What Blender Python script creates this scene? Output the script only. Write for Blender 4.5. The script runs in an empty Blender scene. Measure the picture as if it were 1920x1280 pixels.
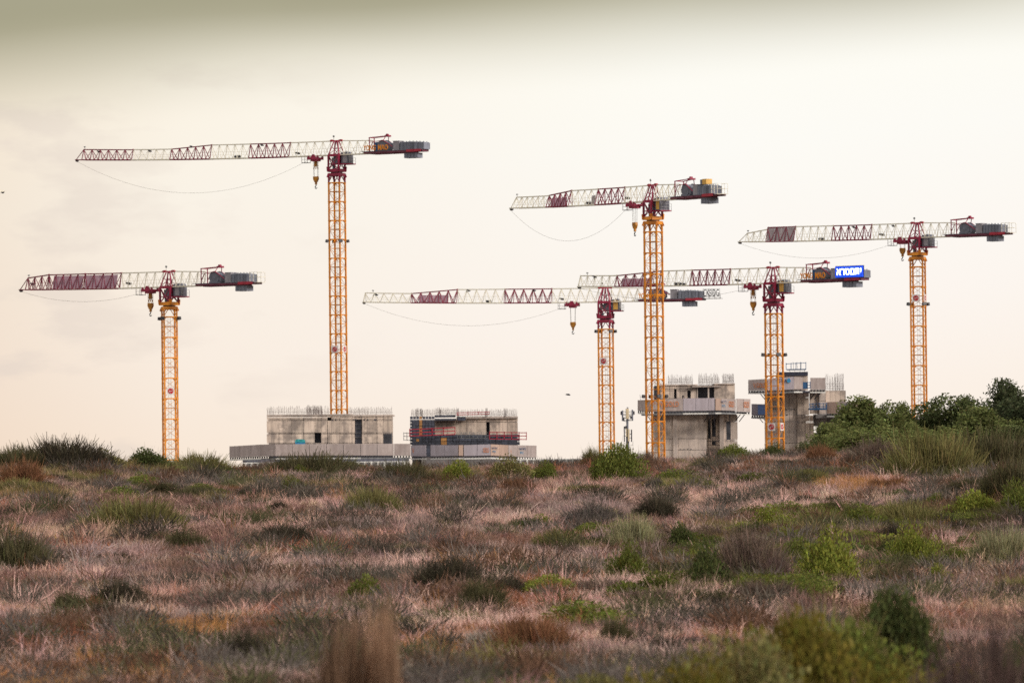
import bpy, math, random
import numpy as np
from mathutils import Matrix, Vector, Euler
R = math.radians
random.seed(7); rng = np.random.default_rng(11)
sc = bpy.context.scene
col = sc.collection

# ------------------------------------------------------------------ camera
F = 10667.0                       # focal length in photo pixels (200 mm on a 36 mm wide sensor)
HORIZON_Y = 874.0
PITCH = math.atan((HORIZON_Y - 640) / F)
ROLL = R(-0.62)
CAM = Matrix.Rotation(math.pi / 2 + PITCH, 4, 'X') @ Matrix.Rotation(ROLL, 4, 'Z')
cd = bpy.data.cameras.new('camera'); cam = bpy.data.objects.new('camera', cd); col.objects.link(cam)
cam.matrix_world = CAM
cd.sensor_width = 36; cd.lens = 200; cd.clip_start = 0.5; cd.clip_end = 20000
cd.dof.use_dof = True; cd.dof.focus_distance = 210; cd.dof.aperture_fstop = 6.3
sc.camera = cam
sc.view_settings.view_transform = 'Standard'; sc.view_settings.look = 'None'
EXPO = 1.0
sc.view_settings.exposure = EXPO; sc.view_settings.gamma = 1
sc.cycles.use_denoising = False
sc.cycles.max_bounces = 4; sc.cycles.diffuse_bounces = 2; sc.cycles.glossy_bounces = 2; sc.cycles.transmission_bounces = 2; sc.cycles.transparent_max_bounces = 8

def srgb(r, g, b, k=1.0):
    f = lambda c: (c / 12.92 if c <= .04045 else ((c + .055) / 1.055) ** 2.4)
    return (f(r / 255) * k, f(g / 255) * k, f(b / 255) * k, 1)

# ------------------------------------------------------------------ sky
SUN_EL, SUN_AZ = 24.0, 118.0      # azimuth clockwise from the viewing direction (+Y): soft light from the right, behind the camera
w = bpy.data.worlds.new('World'); sc.world = w; w.use_nodes = True
nt = w.node_tree; N = nt.nodes; L = nt.links; N.clear()
def nd(t, **kw):
    n = N.new(t)
    for k, v in kw.items(): setattr(n, k, v)
    return n
out = nd('ShaderNodeOutputWorld'); bg = nd('ShaderNodeBackground'); L.new(bg.outputs[0], out.inputs[0])
tc = nd('ShaderNodeTexCoord'); sx = nd('ShaderNodeSeparateXYZ'); L.new(tc.outputs['Generated'], sx.inputs[0])
K = 1 / 2 ** EXPO
def ramp(stops, interp='LINEAR'):
    n = nd('ShaderNodeValToRGB'); n.color_ramp.interpolation = interp
    e = n.color_ramp.elements
    while len(e) > 1: e.remove(e[-1])
    e[0].position, e[0].color = stops[0][0], stops[0][1]
    for p, c in stops[1:]:
        x = e.new(p); x.color = c
    return n
def math_n(op, a, b=None, clamp=False):
    n = nd('ShaderNodeMath', operation=op); n.use_clamp = clamp
    for i, v in enumerate((a, b)):
        if v is None: continue
        if isinstance(v, (int, float)): n.inputs[i].default_value = v
        else: L.new(v, n.inputs[i])
    return n.outputs[0]
# uneven cloud edge: shift the elevation by broad noise
mp = nd('ShaderNodeMapping'); L.new(tc.outputs['Generated'], mp.inputs[0]); mp.inputs['Scale'].default_value = (5, 5, 22)
n1 = nd('ShaderNodeTexNoise'); L.new(mp.outputs[0], n1.inputs[0]); n1.inputs['Scale'].default_value = 1.0; n1.inputs['Detail'].default_value = 2
shift = math_n('MULTIPLY', math_n('SUBTRACT', n1.outputs['Fac'], .5), .014)
# the cloud bank sits lower towards the left
tilt = math_n('MULTIPLY', sx.outputs['X'], -.075)
el = math_n('ADD', math_n('ADD', sx.outputs['Z'], shift), tilt)
def seg(v, a, b): return math_n('MULTIPLY', math_n('SUBTRACT', v, a), 1 / (b - a), True)
low = ramp([(0, srgb(254, 240, 226, K)), (.42, srgb(255, 248, 241, K)), (.8, srgb(255, 253, 247, K)), (1, srgb(254, 252, 244, K * 1.02))])
L.new(seg(el, -.003, .066), low.inputs[0])
# warmer and a little dimmer towards the left
lf = ramp([(0, srgb(238, 219, 200)), (.45, srgb(252, 246, 239)), (1, (1, 1, 1, 1))]); L.new(seg(sx.outputs['X'], -.13, .03), lf.inputs[0])
mul = nd('ShaderNodeMix', data_type='RGBA', blend_type='MULTIPLY'); mul.inputs[0].default_value = 1
L.new(low.outputs[0], mul.inputs[6]); L.new(lf.outputs[0], mul.inputs[7])
# faint grey cloud wisps
mp2 = nd('ShaderNodeMapping'); L.new(tc.outputs['Generated'], mp2.inputs[0]); mp2.inputs['Scale'].default_value = (18, 18, 48); mp2.inputs['Location'].default_value = (.35, .2, .6)
n2 = nd('ShaderNodeTexNoise'); L.new(mp2.outputs[0], n2.inputs[0]); n2.inputs['Scale'].default_value = 1.6; n2.inputs['Detail'].default_value = 6; n2.inputs['Roughness'].default_value = .55
wl = math_n('MULTIPLY', seg(n2.outputs['Fac'], .52, .62), math_n('SUBTRACT', 1.0, seg(sx.outputs['X'], -.085, -.02)))
wisp = nd('ShaderNodeMix', data_type='RGBA'); L.new(math_n('MULTIPLY', wl, .5), wisp.inputs[0])
L.new(mul.outputs[2], wisp.inputs[6]); wisp.inputs[7].default_value = srgb(226, 213, 203, K)
# the grey-olive cloud deck higher up, going on overhead
deck = ramp([(0, srgb(202, 197, 172, K)), (.012, srgb(172, 167, 140, K)), (.06, srgb(164, 162, 144, K)), (.15, srgb(182, 179, 162, K)), (.35, srgb(222, 220, 214, K)), (1, srgb(250, 249, 248, K * 1.7))])
L.new(seg(el, .072, 1.0), deck.inputs[0])
mp3 = nd('ShaderNodeMapping'); L.new(tc.outputs['Generated'], mp3.inputs[0]); mp3.inputs['Scale'].default_value = (3, 3, 6)
n3 = nd('ShaderNodeTexNoise'); L.new(mp3.outputs[0], n3.inputs[0]); n3.inputs['Scale'].default_value = 2.0; n3.inputs['Detail'].default_value = 4
dk = nd('ShaderNodeMix', data_type='RGBA', blend_type='MULTIPLY'); dk.inputs[0].default_value = 1
dr = ramp([(.3, (.86, .86, .87, 1)), (.7, (1.06, 1.06, 1.05, 1))]); L.new(n3.outputs['Fac'], dr.inputs[0])
L.new(deck.outputs[0], dk.inputs[6]); L.new(dr.outputs[0], dk.inputs[7])
edge = nd('ShaderNodeMapRange', interpolation_type='SMOOTHSTEP'); L.new(el, edge.inputs[0]); edge.inputs[1].default_value = .063; edge.inputs[2].default_value = .086
over = nd('ShaderNodeMix', data_type='RGBA'); L.new(edge.outputs[0], over.inputs[0]); L.new(wisp.outputs[2], over.inputs[6]); L.new(dk.outputs[2], over.inputs[7])
# the physical sky behind the thin overcast
sky = nd('ShaderNodeTexSky', sky_type='NISHITA'); sky.sun_disc = False
sky.sun_elevation = R(SUN_EL); sky.sun_rotation = R(SUN_AZ); sky.air_density = 1.2; sky.dust_density = 3
skm = nd('ShaderNodeVectorMath', operation='SCALE'); L.new(sky.outputs[0], skm.inputs[0]); skm.inputs['Scale'].default_value = .08
fin = nd('ShaderNodeMix', data_type='RGBA'); fin.inputs[0].default_value = .03
L.new(over.outputs[2], fin.inputs[6]); L.new(skm.outputs[0], fin.inputs[7])
L.new(fin.outputs[2], bg.inputs[0]); bg.inputs[1].default_value = 1.0

sl = bpy.data.lights.new('sun', 'SUN'); so = bpy.data.objects.new('sun', sl); col.objects.link(so)
sl.energy = 1.5; sl.angle = R(14); sl.color = (1, .93, .84)
sd = Vector((math.sin(R(SUN_AZ)) * math.cos(R(SUN_EL)), math.cos(R(SUN_AZ)) * math.cos(R(SUN_EL)), math.sin(R(SUN_EL))))
so.rotation_euler = sd.to_track_quat('Z', 'Y').to_euler(); so.location = (0, -30, 60)

# ------------------------------------------------------------------ helpers
def W(px, py, D):
    """world point at forward distance D (metres) seen at photo pixel px, py"""
    v = CAM.to_3x3() @ Vector(((px - 960) / F, -(py - 640) / F, -1))
    return v * (D / v.y)
def WX(px, py, D): return W(px, py, D).x
def WZ(px, py, D): return W(px, py, D).z
def pxm(D): return F / D

class MB:
    def __init__(s): s.v = []; s.f = []
    def add(s, vs, fs):
        o = len(s.v); s.v += [tuple(p) for p in vs]; s.f += [tuple(i + o for i in f) for f in fs]; return s
    def box(s, x0, x1, y0, y1, z0, z1):
        return s.add([(x0, y0, z0), (x1, y0, z0), (x1, y1, z0), (x0, y1, z0), (x0, y0, z1), (x1, y0, z1), (x1, y1, z1), (x0, y1, z1)],
                     [(0, 3, 2, 1), (4, 5, 6, 7), (0, 1, 5, 4), (1, 2, 6, 5), (2, 3, 7, 6), (3, 0, 4, 7)])
    def bar(s, p, q, t, t2=None):
        p = Vector(p); q = Vector(q); d = (q - p)
        if d.length < 1e-6: return s
        d.normalize(); up = Vector((0, 0, 1)) if abs(d.z) < .95 else Vector((1, 0, 0))
        a = d.cross(up).normalized() * (t / 2); b = d.cross(a).normalized() * ((t2 or t) / 2)
        return s.add([p - a - b, p + a - b, p + a + b, p - a + b, q - a - b, q + a - b, q + a + b, q - a + b],
                     [(0, 1, 2, 3), (7, 6, 5, 4), (0, 4, 5, 1), (1, 5, 6, 2), (2, 6, 7, 3), (3, 7, 4, 0)])
    def tube(s, pts, r, n=6):
        pts = [Vector(p) for p in pts]; rings = []
        for i, p in enumerate(pts):
            d = (pts[min(i + 1, len(pts) - 1)] - pts[max(i - 1, 0)]).normalized()
            up = Vector((0, 0, 1)) if abs(d.z) < .9 else Vector((1, 0, 0))
            a = d.cross(up).normalized(); b = d.cross(a)
            rr = r[i] if isinstance(r, (list, tuple)) else r
            rings.append([p + (a * math.cos(2 * math.pi * k / n) + b * math.sin(2 * math.pi * k / n)) * rr for k in range(n)])
        vs = [q for g in rings for q in g]; fs = []
        for i in range(len(pts) - 1):
            for k in range(n):
                fs.append((i * n + k, i * n + (k + 1) % n, (i + 1) * n + (k + 1) % n, (i + 1) * n + k))
        fs.append(tuple(range(n))); fs.append(tuple(range((len(pts) - 1) * n, len(pts) * n))[::-1])
        return s.add(vs, fs)
    def cyl(s, p, q, r, n=14): return s.tube([p, q], r, n)
    def prism(s, poly, axis, a, b):
        """extrude a 2D outline along x, y or z"""
        def P(u, v, t): return {'x': (t, u, v), 'y': (u, t, v), 'z': (u, v, t)}[axis]
        n = len(poly)
        return s.add([P(u, v, a) for u, v in poly] + [P(u, v, b) for u, v in poly],
                     [tuple(range(n))[::-1], tuple(range(n, 2 * n))] + [(i, (i + 1) % n, n + (i + 1) % n, n + i) for i in range(n)])
    def mesh(s, name, mat):
        m = bpy.data.meshes.new(name); m.from_pydata(s.v, [], s.f); m.update()
        if mat: m.materials.append(mat)
        return m

def link(name, data, parent=None, loc=None, rz=None):
    o = bpy.data.objects.new(name, data); col.objects.link(o)
    if parent: o.parent = parent
    if loc is not None: o.location = loc
    if rz is not None: o.rotation_euler = (0, 0, rz)
    return o
def build(mb, name, mat, parent=None, loc=None, rz=None): return link(name, mb.mesh(name, mat), parent, loc, rz)
def tag(o, label=None, cat=None, group=None, kind=None):
    for k, v in (('label', label), ('category', cat), ('group', group), ('kind', kind)):
        if v: o[k] = v
    return o
def empty(name, loc=(0, 0, 0), rz=0):
    o = bpy.data.objects.new(name, None); col.objects.link(o); o.location = loc; o.rotation_euler = (0, 0, rz); o.empty_display_size = .2; return o

# ------------------------------------------------------------------ materials
def mat(name, c, rough=.6, var=.25, scale=3.0, metallic=0, dirt=None, dirt_amt=.4, streak=False, bump=.0, objrand=0.0, emit=None):
    m = bpy.data.materials.new(name); m.use_nodes = True; t = m.node_tree; n = t.nodes; l = t.links
    b = n['Principled BSDF']; b.inputs['Roughness'].default_value = rough; b.inputs['Metallic'].default_value = metallic
    tcn = n.new('ShaderNodeTexCoord'); mpn = n.new('ShaderNodeMapping'); l.new(tcn.outputs['Object'], mpn.inputs[0])
    if streak: mpn.inputs['Scale'].default_value = (1, 1, .12)
    nz = n.new('ShaderNodeTexNoise'); nz.inputs['Scale'].default_value = scale; nz.inputs['Detail'].default_value = 6; l.new(mpn.outputs[0], nz.inputs[0])
    rp = n.new('ShaderNodeValToRGB'); l.new(nz.outputs['Fac'], rp.inputs[0])
    e = rp.color_ramp.elements
    e[0].position = .38; e[0].color = tuple(x * (1 - var) for x in c[:3]) + (1,)
    e[1].position = .62; e[1].color = tuple(min(1, x * (1 + var * .6)) for x in c[:3]) + (1,)
    cur = rp.outputs[0]
    if dirt:
        nz2 = n.new('ShaderNodeTexNoise'); nz2.inputs['Scale'].default_value = scale * .37; nz2.inputs['Detail'].default_value = 8; nz2.inputs['Roughness'].default_value = .65
        l.new(tcn.outputs['Object'], nz2.inputs[0])
        mr = n.new('ShaderNodeMapRange'); l.new(nz2.outputs['Fac'], mr.inputs[0]); mr.inputs[1].default_value = .47; mr.inputs[2].default_value = .58; mr.inputs[4].default_value = dirt_amt
        mx = n.new('ShaderNodeMix'); mx.data_type = 'RGBA'; l.new(mr.outputs[0], mx.inputs[0]); l.new(cur, mx.inputs[6]); mx.inputs[7].default_value = tuple(dirt[:3]) + (1,)
        cur = mx.outputs[2]
    if streak and dirt:
        mp9 = n.new('ShaderNodeMapping'); mp9.inputs['Scale'].default_value = (2.2, 2.2, .16); l.new(tcn.outputs['Object'], mp9.inputs[0])
        nz9 = n.new('ShaderNodeTexNoise'); nz9.inputs['Scale'].default_value = 1.0; nz9.inputs['Detail'].default_value = 5; l.new(mp9.outputs[0], nz9.inputs[0])
        mr9 = n.new('ShaderNodeMapRange'); l.new(nz9.outputs['Fac'], mr9.inputs[0]); mr9.inputs[1].default_value = .5; mr9.inputs[2].default_value = .66; mr9.inputs[4].default_value = dirt_amt * .8
        mx9 = n.new('ShaderNodeMix'); mx9.data_type = 'RGBA'; l.new(mr9.outputs[0], mx9.inputs[0]); l.new(cur, mx9.inputs[6]); mx9.inputs[7].default_value = tuple(dirt[:3]) + (1,); cur = mx9.outputs[2]
    if objrand:
        oi = n.new('ShaderNodeObjectInfo'); hs = n.new('ShaderNodeHueSaturation'); mr2 = n.new('ShaderNodeMapRange')
        l.new(oi.outputs['Random'], mr2.inputs[0]); mr2.inputs[3].default_value = 1 - objrand; mr2.inputs[4].default_value = 1 + objrand
        l.new(mr2.outputs[0], hs.inputs['Value']); l.new(cur, hs.inputs['Color']); cur = hs.outputs[0]
    l.new(cur, b.inputs['Base Color'])
    if bump:
        bp = n.new('ShaderNodeBump'); bp.inputs['Strength'].default_value = bump; bp.inputs['Distance'].default_value = .05; l.new(nz.outputs['Fac'], bp.inputs['Height']); l.new(bp.outputs[0], b.inputs['Normal'])
    if emit:
        b.inputs['Emission Color'].default_value = emit[0]; b.inputs['Emission Strength'].default_value = emit[1]
    return m
M = {}
M['orange'] = mat('orange_paint', (.80, .29, .02), .5, .22, 1.2, dirt=(.32, .09, .025), dirt_amt=.6)
M['crimson'] = mat('crimson_paint', (.31, .013, .055), .5, .25, 1.5, dirt=(.15, .012, .035), dirt_amt=.4)
M['maroon'] = mat('maroon_paint', (.22, .011, .04), .5, .2, 1.5)
M['red'] = mat('red_paint', (.40, .02, .045), .5, .2, 2)
M['white'] = mat('cream_white_paint', (.80, .75, .63), .45, .1, 1.5, dirt=(.6, .5, .38), dirt_amt=.35)
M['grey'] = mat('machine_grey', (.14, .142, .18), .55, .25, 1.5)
M['dark'] = mat('dark_steel', (.035, .032, .042), .5, .3, 2)
M['steel'] = mat('galvanised_steel', (.27, .27, .28), .4, .2, 2, metallic=.4)
M['weight'] = mat('counterweight_concrete', (.19, .20, .25), .8, .25, 2, dirt=(.10, .105, .13), dirt_amt=.5, streak=True, objrand=.18)
M['deckred'] = mat('deck_plate', (.16, .035, .065), .6, .3, 1)
M['blue'] = mat('blue_paint', (.02, .09, .22), .5, .2, 2)
M['glass'] = mat('cab_glass', (.10, .10, .13), .12, .2, .8)
M['cabgold'] = mat('cab_yellow_panel', (.66, .37, .08), .5, .15, 2)
M['cabgrey'] = mat('cab_grey_panel', (.30, .28, .31), .5, .15, 2)
M['hook'] = mat('hook_yellow', (.50, .20, .012), .5, .25, 3, dirt=(.15, .05, .01))
M['letter'] = mat('letter_orange', (.80, .27, .01), .5, .1, 2)
M['banner'] = mat('jib_screen_pink', (.42, .25, .31), .8, .2, 1.5)
M['bannergrey'] = mat('jib_screen_grey', (.33, .27, .28), .8, .2, 1.5)
M['rope'] = mat('wire_rope', (.16, .145, .13), .6, .2, 2)
M['signwhite'] = mat('sign_white', (.72, .66, .64), .5, .06, 2)
M['signred'] = mat('sign_red', (.45, .015, .03), .5, .1, 2)
M['led'] = mat('led_blue', (.005, .03, .35), .3, .3, 1.5, emit=((.006, .075, .75, 1), .5))
M['ledw'] = mat('led_white', (.8, .85, .9), .3, .05, 2, emit=((.82, .93, 1, 1), 1.2))
M['concrete'] = mat('raw_concrete', (.66, .525, .435), .85, .16, .9, dirt=(.23, .185, .165), dirt_amt=.8, streak=True, bump=.3, objrand=.10)
M['concrete2'] = mat('grey_concrete', (.57, .47, .415), .85, .18, .9, dirt=(.30, .25, .235), dirt_amt=.6, streak=True, bump=.3, objrand=.10)
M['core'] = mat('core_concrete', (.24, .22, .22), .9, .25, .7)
M['void'] = mat('dark_interior', (.075, .075, .09), .9, .3, .8)  # near-black: the shade inside openings and tie holes is put into the colour
M['ply'] = mat('screen_plywood', (.43, .355, .34), .8, .13, 2.2, dirt=(.33, .26, .245), dirt_amt=.5, streak=True, objrand=.07)
M['plylilac'] = mat('screen_lilac', (.43, .375, .42), .8, .1, 2.2, dirt=(.34, .29, .31), dirt_amt=.4, streak=True, objrand=.06)
M['plytan'] = mat('screen_tan', (.46, .32, .26), .8, .12, 2.2, streak=True, objrand=.06)
M['form'] = mat('formwork_blue_grey', (.055, .06, .085), .6, .35, 2.5, objrand=.2)
M['formorange'] = mat('formwork_orange', (.42, .20, .06), .7, .2, 2)
M['navy'] = mat('navy_band', (.025, .025, .045), .6, .2, 2)
M['rebar'] = mat('rebar', (.11, .075, .07), .8, .3, 4)
M['pillar'] = mat('white_concrete', (.72, .70, .67), .7, .1, 1.5)
M['cloth'] = mat('turquoise_sheet', (.03, .32, .34), .7, .4, 4)
M['printo'] = mat('print_orange', (.60, .20, .07), .8, .15, 4)
M['printb'] = mat('print_navy', (.03, .06, .15), .8, .15, 4)
M['printc'] = mat('print_blue', (.03, .22, .42), .8, .15, 4)
M['beige'] = mat('antenna_beige', (.62, .50, .33), .6, .12, 2)

def leafmat(name, attr_type, c=(1, 1, 1), trans=.35, blade_attr=True):
    m = bpy.data.materials.new(name); m.use_nodes = True; t = m.node_tree; n = t.nodes; l = t.links; n.clear()
    o = n.new('ShaderNodeOutputMaterial'); df = n.new('ShaderNodeBsdfDiffuse'); tr = n.new('ShaderNodeBsdfTranslucent'); mx = n.new('ShaderNodeMixShader')
    mx.inputs[0].default_value = trans; l.new(df.outputs[0], mx.inputs[1]); l.new(tr.outputs[0], mx.inputs[2]); l.new(mx.outputs[0], o.inputs[0])
    at = n.new('ShaderNodeAttribute'); at.attribute_name = 'leafcol'
    mul = n.new('ShaderNodeMix'); mul.data_type = 'RGBA'; mul.blend_type = 'MULTIPLY'; mul.inputs[0].default_value = 1; l.new(at.outputs['Color'], mul.inputs[6])
    if attr_type == 'INSTANCER':
        a2 = n.new('ShaderNodeAttribute'); a2.attribute_type = 'INSTANCER'; a2.attribute_name = 'tint'; l.new(a2.outputs['Color'], mul.inputs[7]); cur = mul.outputs[2]
    else:
        oc = n.new('ShaderNodeObjectInfo'); l.new(oc.outputs['Color'], mul.inputs[7]); cur = mul.outputs[2]
    l.new(cur, df.inputs[0]); l.new(cur, tr.inputs[0])
    return m
M['blade'] = leafmat('dry_blades', 'INSTANCER', trans=.3)
M['leaf'] = leafmat('shrub_leaves', 'OBJECT', trans=.3)
M['wood'] = mat('bark', (.10, .075, .055), .9, .3, 6)

# ------------------------------------------------------------------ terrain
def vnoise(x, y, seed):
    """smooth value noise, vectorised"""
    x = np.asarray(x, float); y = np.asarray(y, float)
    xi = np.floor(x).astype(np.int64); yi = np.floor(y).astype(np.int64); fx = x - xi; fy = y - yi
    fx = fx * fx * (3 - 2 * fx); fy = fy * fy * (3 - 2 * fy)
    def h(a, b):
        k = (a * 374761393 + b * 668265263 + seed * 974634777) & 0x7fffffff
        k = ((k ^ (k >> 13)) * 1274126177) & 0x7fffffff
        return ((k ^ (k >> 16)) & 0xffff) / 65535.0
    return (h(xi, yi) * (1 - fx) + h(xi + 1, yi) * fx) * (1 - fy) + (h(xi, yi + 1) * (1 - fx) + h(xi + 1, yi + 1) * fx) * fy
def fbm(x, y, seed, o=4):
    s = 0; a = .5; t = 0
    for i in range(o):
        s = s + a * vnoise(x * 2 ** i, y * 2 ** i, seed + i * 17); t += a; a *= .5
    return s / t
TD = [-60, 0, 20, 40, 60, 80, 100, 125, 150, 175, 195, 205, 215, 240, 280, 400, 900, 9000]
TZ = [-1.8, -1.7, -1.72, -1.8, -2.12, -2.16, -2.02, -1.62, -1.18, -.66, -.24, -.17, -.3, -1.3, -2.6, -6, -6, -6]
# crest offset as a function of lateral angle (photo pixel at the crest)
CXp = [-600, 0, 120, 240, 440, 640, 800, 1000, 1150, 1300, 1420, 1600, 1750, 1920, 2500]
CXz = [.30, .30, .34, .13, -.08, -.02, -.08, -.08, .07, .2, .31, .28, .28, .45, .5]
def terrain(X, D):
    X = np.asarray(X, float); D = np.asarray(D, float)
    z = np.interp(D, TD, TZ)
    px = 960 + X / np.maximum(D, 30) * F
    wgt = np.clip((D - 110) / 80, 0, 1) * np.clip((320 - D) / 90, 0, 1)
    z = z + np.interp(px, CXp, CXz) * wgt
    near = np.clip(D / 40, 0, 1) * np.clip((400 - D) / 150, 0, 1)
    z = z + near * ((fbm(X / 9, D / 14, 3, 3) - .5) * .55 + (fbm(X / 2.6, D / 3.6, 9, 2) - .5) * .2)
    # a nearer spur of the dune coming in from the right
    z = z + .42 * np.exp(-((D - 138) / 16) ** 2) * np.clip((X - 3) / 9, 0, 1.3)
    return z
def tz(X, D): return float(terrain(X, D))
xs = np.concatenate([-np.geomspace(7000, 34, 26), np.arange(-32, 32.01, .64), np.geomspace(34, 7000, 26)])
ys = np.concatenate([np.arange(-60, 20, 5.), np.arange(20, 262, 1.), np.geomspace(264, 9000, 34)])
gx, gy = np.meshgrid(xs, ys); gz = terrain(gx, gy)
V = np.stack([gx, gy, gz], -1).reshape(-1, 3); nx = len(xs); ny = len(ys)
ii = (np.arange(ny - 1)[:, None] * nx + np.arange(nx - 1)[None]).reshape(-1)
me = bpy.data.meshes.new('ground'); me.from_pydata(V.tolist(), [], np.stack([ii, ii + 1, ii + 1 + nx, ii + nx], 1).tolist()); me.update()
me.shade_smooth()
gm = mat('dune_soil', (.115, .085, .065), .95, .4, .6, dirt=(.06, .045, .035), dirt_amt=.6, bump=.4); me.materials.append(gm)
tag(link('ground', me), kind='structure')

def grass_h(D): return np.interp(D, [30, 60, 110, 190, 205], [.15, .2, .3, .3, .22])
def hit(px, py, lo=35, hi=212):
    """distance at which the sight line through a photo pixel meets the dune (crest if it passes over)"""
    ds = np.arange(lo, hi, .5); v = W(px, py, 1.0)
    zr = v.z * ds; zt = terrain(v.x * ds, ds) + grass_h(ds) * .8
    below = np.nonzero(zr <= zt)[0]
    return float(ds[below[0]]) if len(below) else 203.0

# ------------------------------------------------------------------ tower cranes
MW, SH = 1.9, 3.0                 # mast width and section height
MESH = {}
def cached(key, fn):
    if key not in MESH: MESH[key] = fn()
    return MESH[key]
def mast_section_mesh():
    m = MB(); h = MW / 2
    c = [(-h, -h), (h, -h), (h, h), (-h, h)]
    for x, y in c: m.box(x - .115, x + .115, y - .115, y + .115, 0, SH)
    for i in range(4):
        a, b = Vector((*c[i], 0)), Vector((*c[(i + 1) % 4], 0))
        u = (b - a).normalized()
        for z, t in ((SH - .06, .15), (SH / 2, .075)): m.bar(a + Vector((0, 0, z)), b + Vector((0, 0, z)), t * .8, t)
        # corner gussets under the ring
        m.bar(a + Vector((0, 0, SH - .42)), a + u * .42 + Vector((0, 0, SH - .08)), .05, .12)
        m.bar(b + Vector((0, 0, SH - .42)), b - u * .42 + Vector((0, 0, SH - .08)), .05, .12)
        if i % 2: a, b = b, a
        m.bar(a + Vector((0, 0, SH / 2)), b + Vector((0, 0, SH - .1)), .045)
        m.bar(a + Vector((0, 0, SH / 2)), b + Vector((0, 0, .05)), .05)
    for x, y in c:                # bolted joints
        m.box(x - .14, x + .14, y - .14, y + .14, SH - .16, SH - .01)
    return m.mesh('mast_section', M['orange'])
def ladder_mesh():
    m = MB()
    for s in (-.2, .2): m.bar((s, .25, 0), (s, .25, SH), .03)
    for k in range(10): m.bar((-.2, .25, .15 + k * .3), (.2, .25, .15 + k * .3), .02)
    for k in range(0):            # safety hoop
        z = .4 + k; pts = [(.36 * math.cos(a), .25 - .6 * math.sin(a), z) for a in np.linspace(0, math.pi, 7)]
        for p, q in zip(pts, pts[1:]): m.bar(p, q, .022)
    return m.mesh('ladder', M['steel'])
def platform_mesh():
    m = MB(); m.box(-.8, .8, -.85, .1, SH / 2 + .03, SH / 2 + .09); m.box(-.8, -.3, .1, .8, SH / 2 + .03, SH / 2 + .09)
    return m.mesh('rest_platform', M['steel'])
def truss(m, x0, x1, h0, h1, wdt, npan, zf, chord=.15, dia=.07, back=False):
    """triangular lattice from x0 to x1 (one top chord, two bottom chords); zf bends it"""
    xsn = [x0 + (x1 - x0) * i / npan for i in range(npan + 1)]
    H = lambda x: h0 + (h1 - h0) * (x - x0) / (x1 - x0)
    P = lambda x, y, z: Vector((x, y, z + zf(x)))
    for a, b in zip(xsn, xsn[1:]):
        mid = (a + b) / 2
        m.bar(P(a, 0, H(a)), P(b, 0, H(b)), chord)
        for s in (-1, 1):
            y = s * wdt / 2
            m.bar(P(a, y, 0), P(b, y, 0), chord)
            m.bar(P(a, 0, H(a)), P(mid, y, 0), dia); m.bar(P(mid, y, 0), P(b, 0, H(b)), dia)
            if s > 0: m.bar(P(a, y, .0), P(a, 0, H(a)), dia * .9)
        m.bar(P(a, -wdt / 2, 0), P(a, wdt / 2, 0), dia); m.bar(P(a, -wdt / 2, 0), P(b, wdt / 2, 0), dia * .7)
        # handrail line of the walkway
        m.bar(P(a, .18, H(a) * .48), P(b, .18, H(b) * .48), .028)
        m.bar(P(a, .25, H(a) * .27), P(b, .25, H(b) * .27), .024)
    m.bar(P(x1, -wdt / 2, 0), P(x1, wdt / 2, 0), dia)
    for s in (-1, 1): m.bar(P(x1, s * wdt / 2, 0), P(x1, 0, H(x1)), dia)
def text_mesh(body, size, depth, material, bold=0.0):
    cu = bpy.data.curves.new('t', 'FONT'); cu.body = body; cu.size = size; cu.extrude = depth; cu.offset = bold; cu.resolution_u = 3
    o = bpy.data.objects.new('t', cu); col.objects.link(o); bpy.context.view_layer.update()
    m = bpy.data.meshes.new_from_object(o.evaluated_get(bpy.context.evaluated_depsgraph_get()))
    bpy.data.objects.remove(o); bpy.data.curves.remove(cu); m.materials.clear(); m.materials.append(material); m.name = 'lettering'
    return m
def floodlight_mesh():
    m = MB(); m.box(-.1, .1, -.35, .35, .02, .1); m.prism([(-.35, -.1), (-.05, -.18), (.0, .3), (-.28, .34)], 'y', -.3, .3)
    m.bar((0, 0, .05), (.25, 0, .05), .08)
    return m.mesh('floodlight', M['dark'])
def emblem_mesh():
    m = MB(); n = 24
    m.prism([(.42 * math.cos(2 * math.pi * k / n), .42 * math.sin(2 * math.pi * k / n)) for k in range(n)], 'y', -.04, -.015)
    return m.mesh('emblem', M['signred'])
def emblem_s_mesh():
    m = MB(); pts = [(.2 * math.sin(a) * (1 if True else 1), .3 - .6 * i / 14) for i, a in enumerate(np.linspace(0, 2 * math.pi, 15))]
    for p, q in zip(pts, pts[1:]): m.bar((p[0] * 1.2, -.05, p[1]), (q[0] * 1.2, -.05, q[1]), .1, .02)
    m.bar((-.3, -.05, .0), (.3, -.05, .0), .02, .05)
    return m.mesh('emblem_mark', M['signwhite'])

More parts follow.
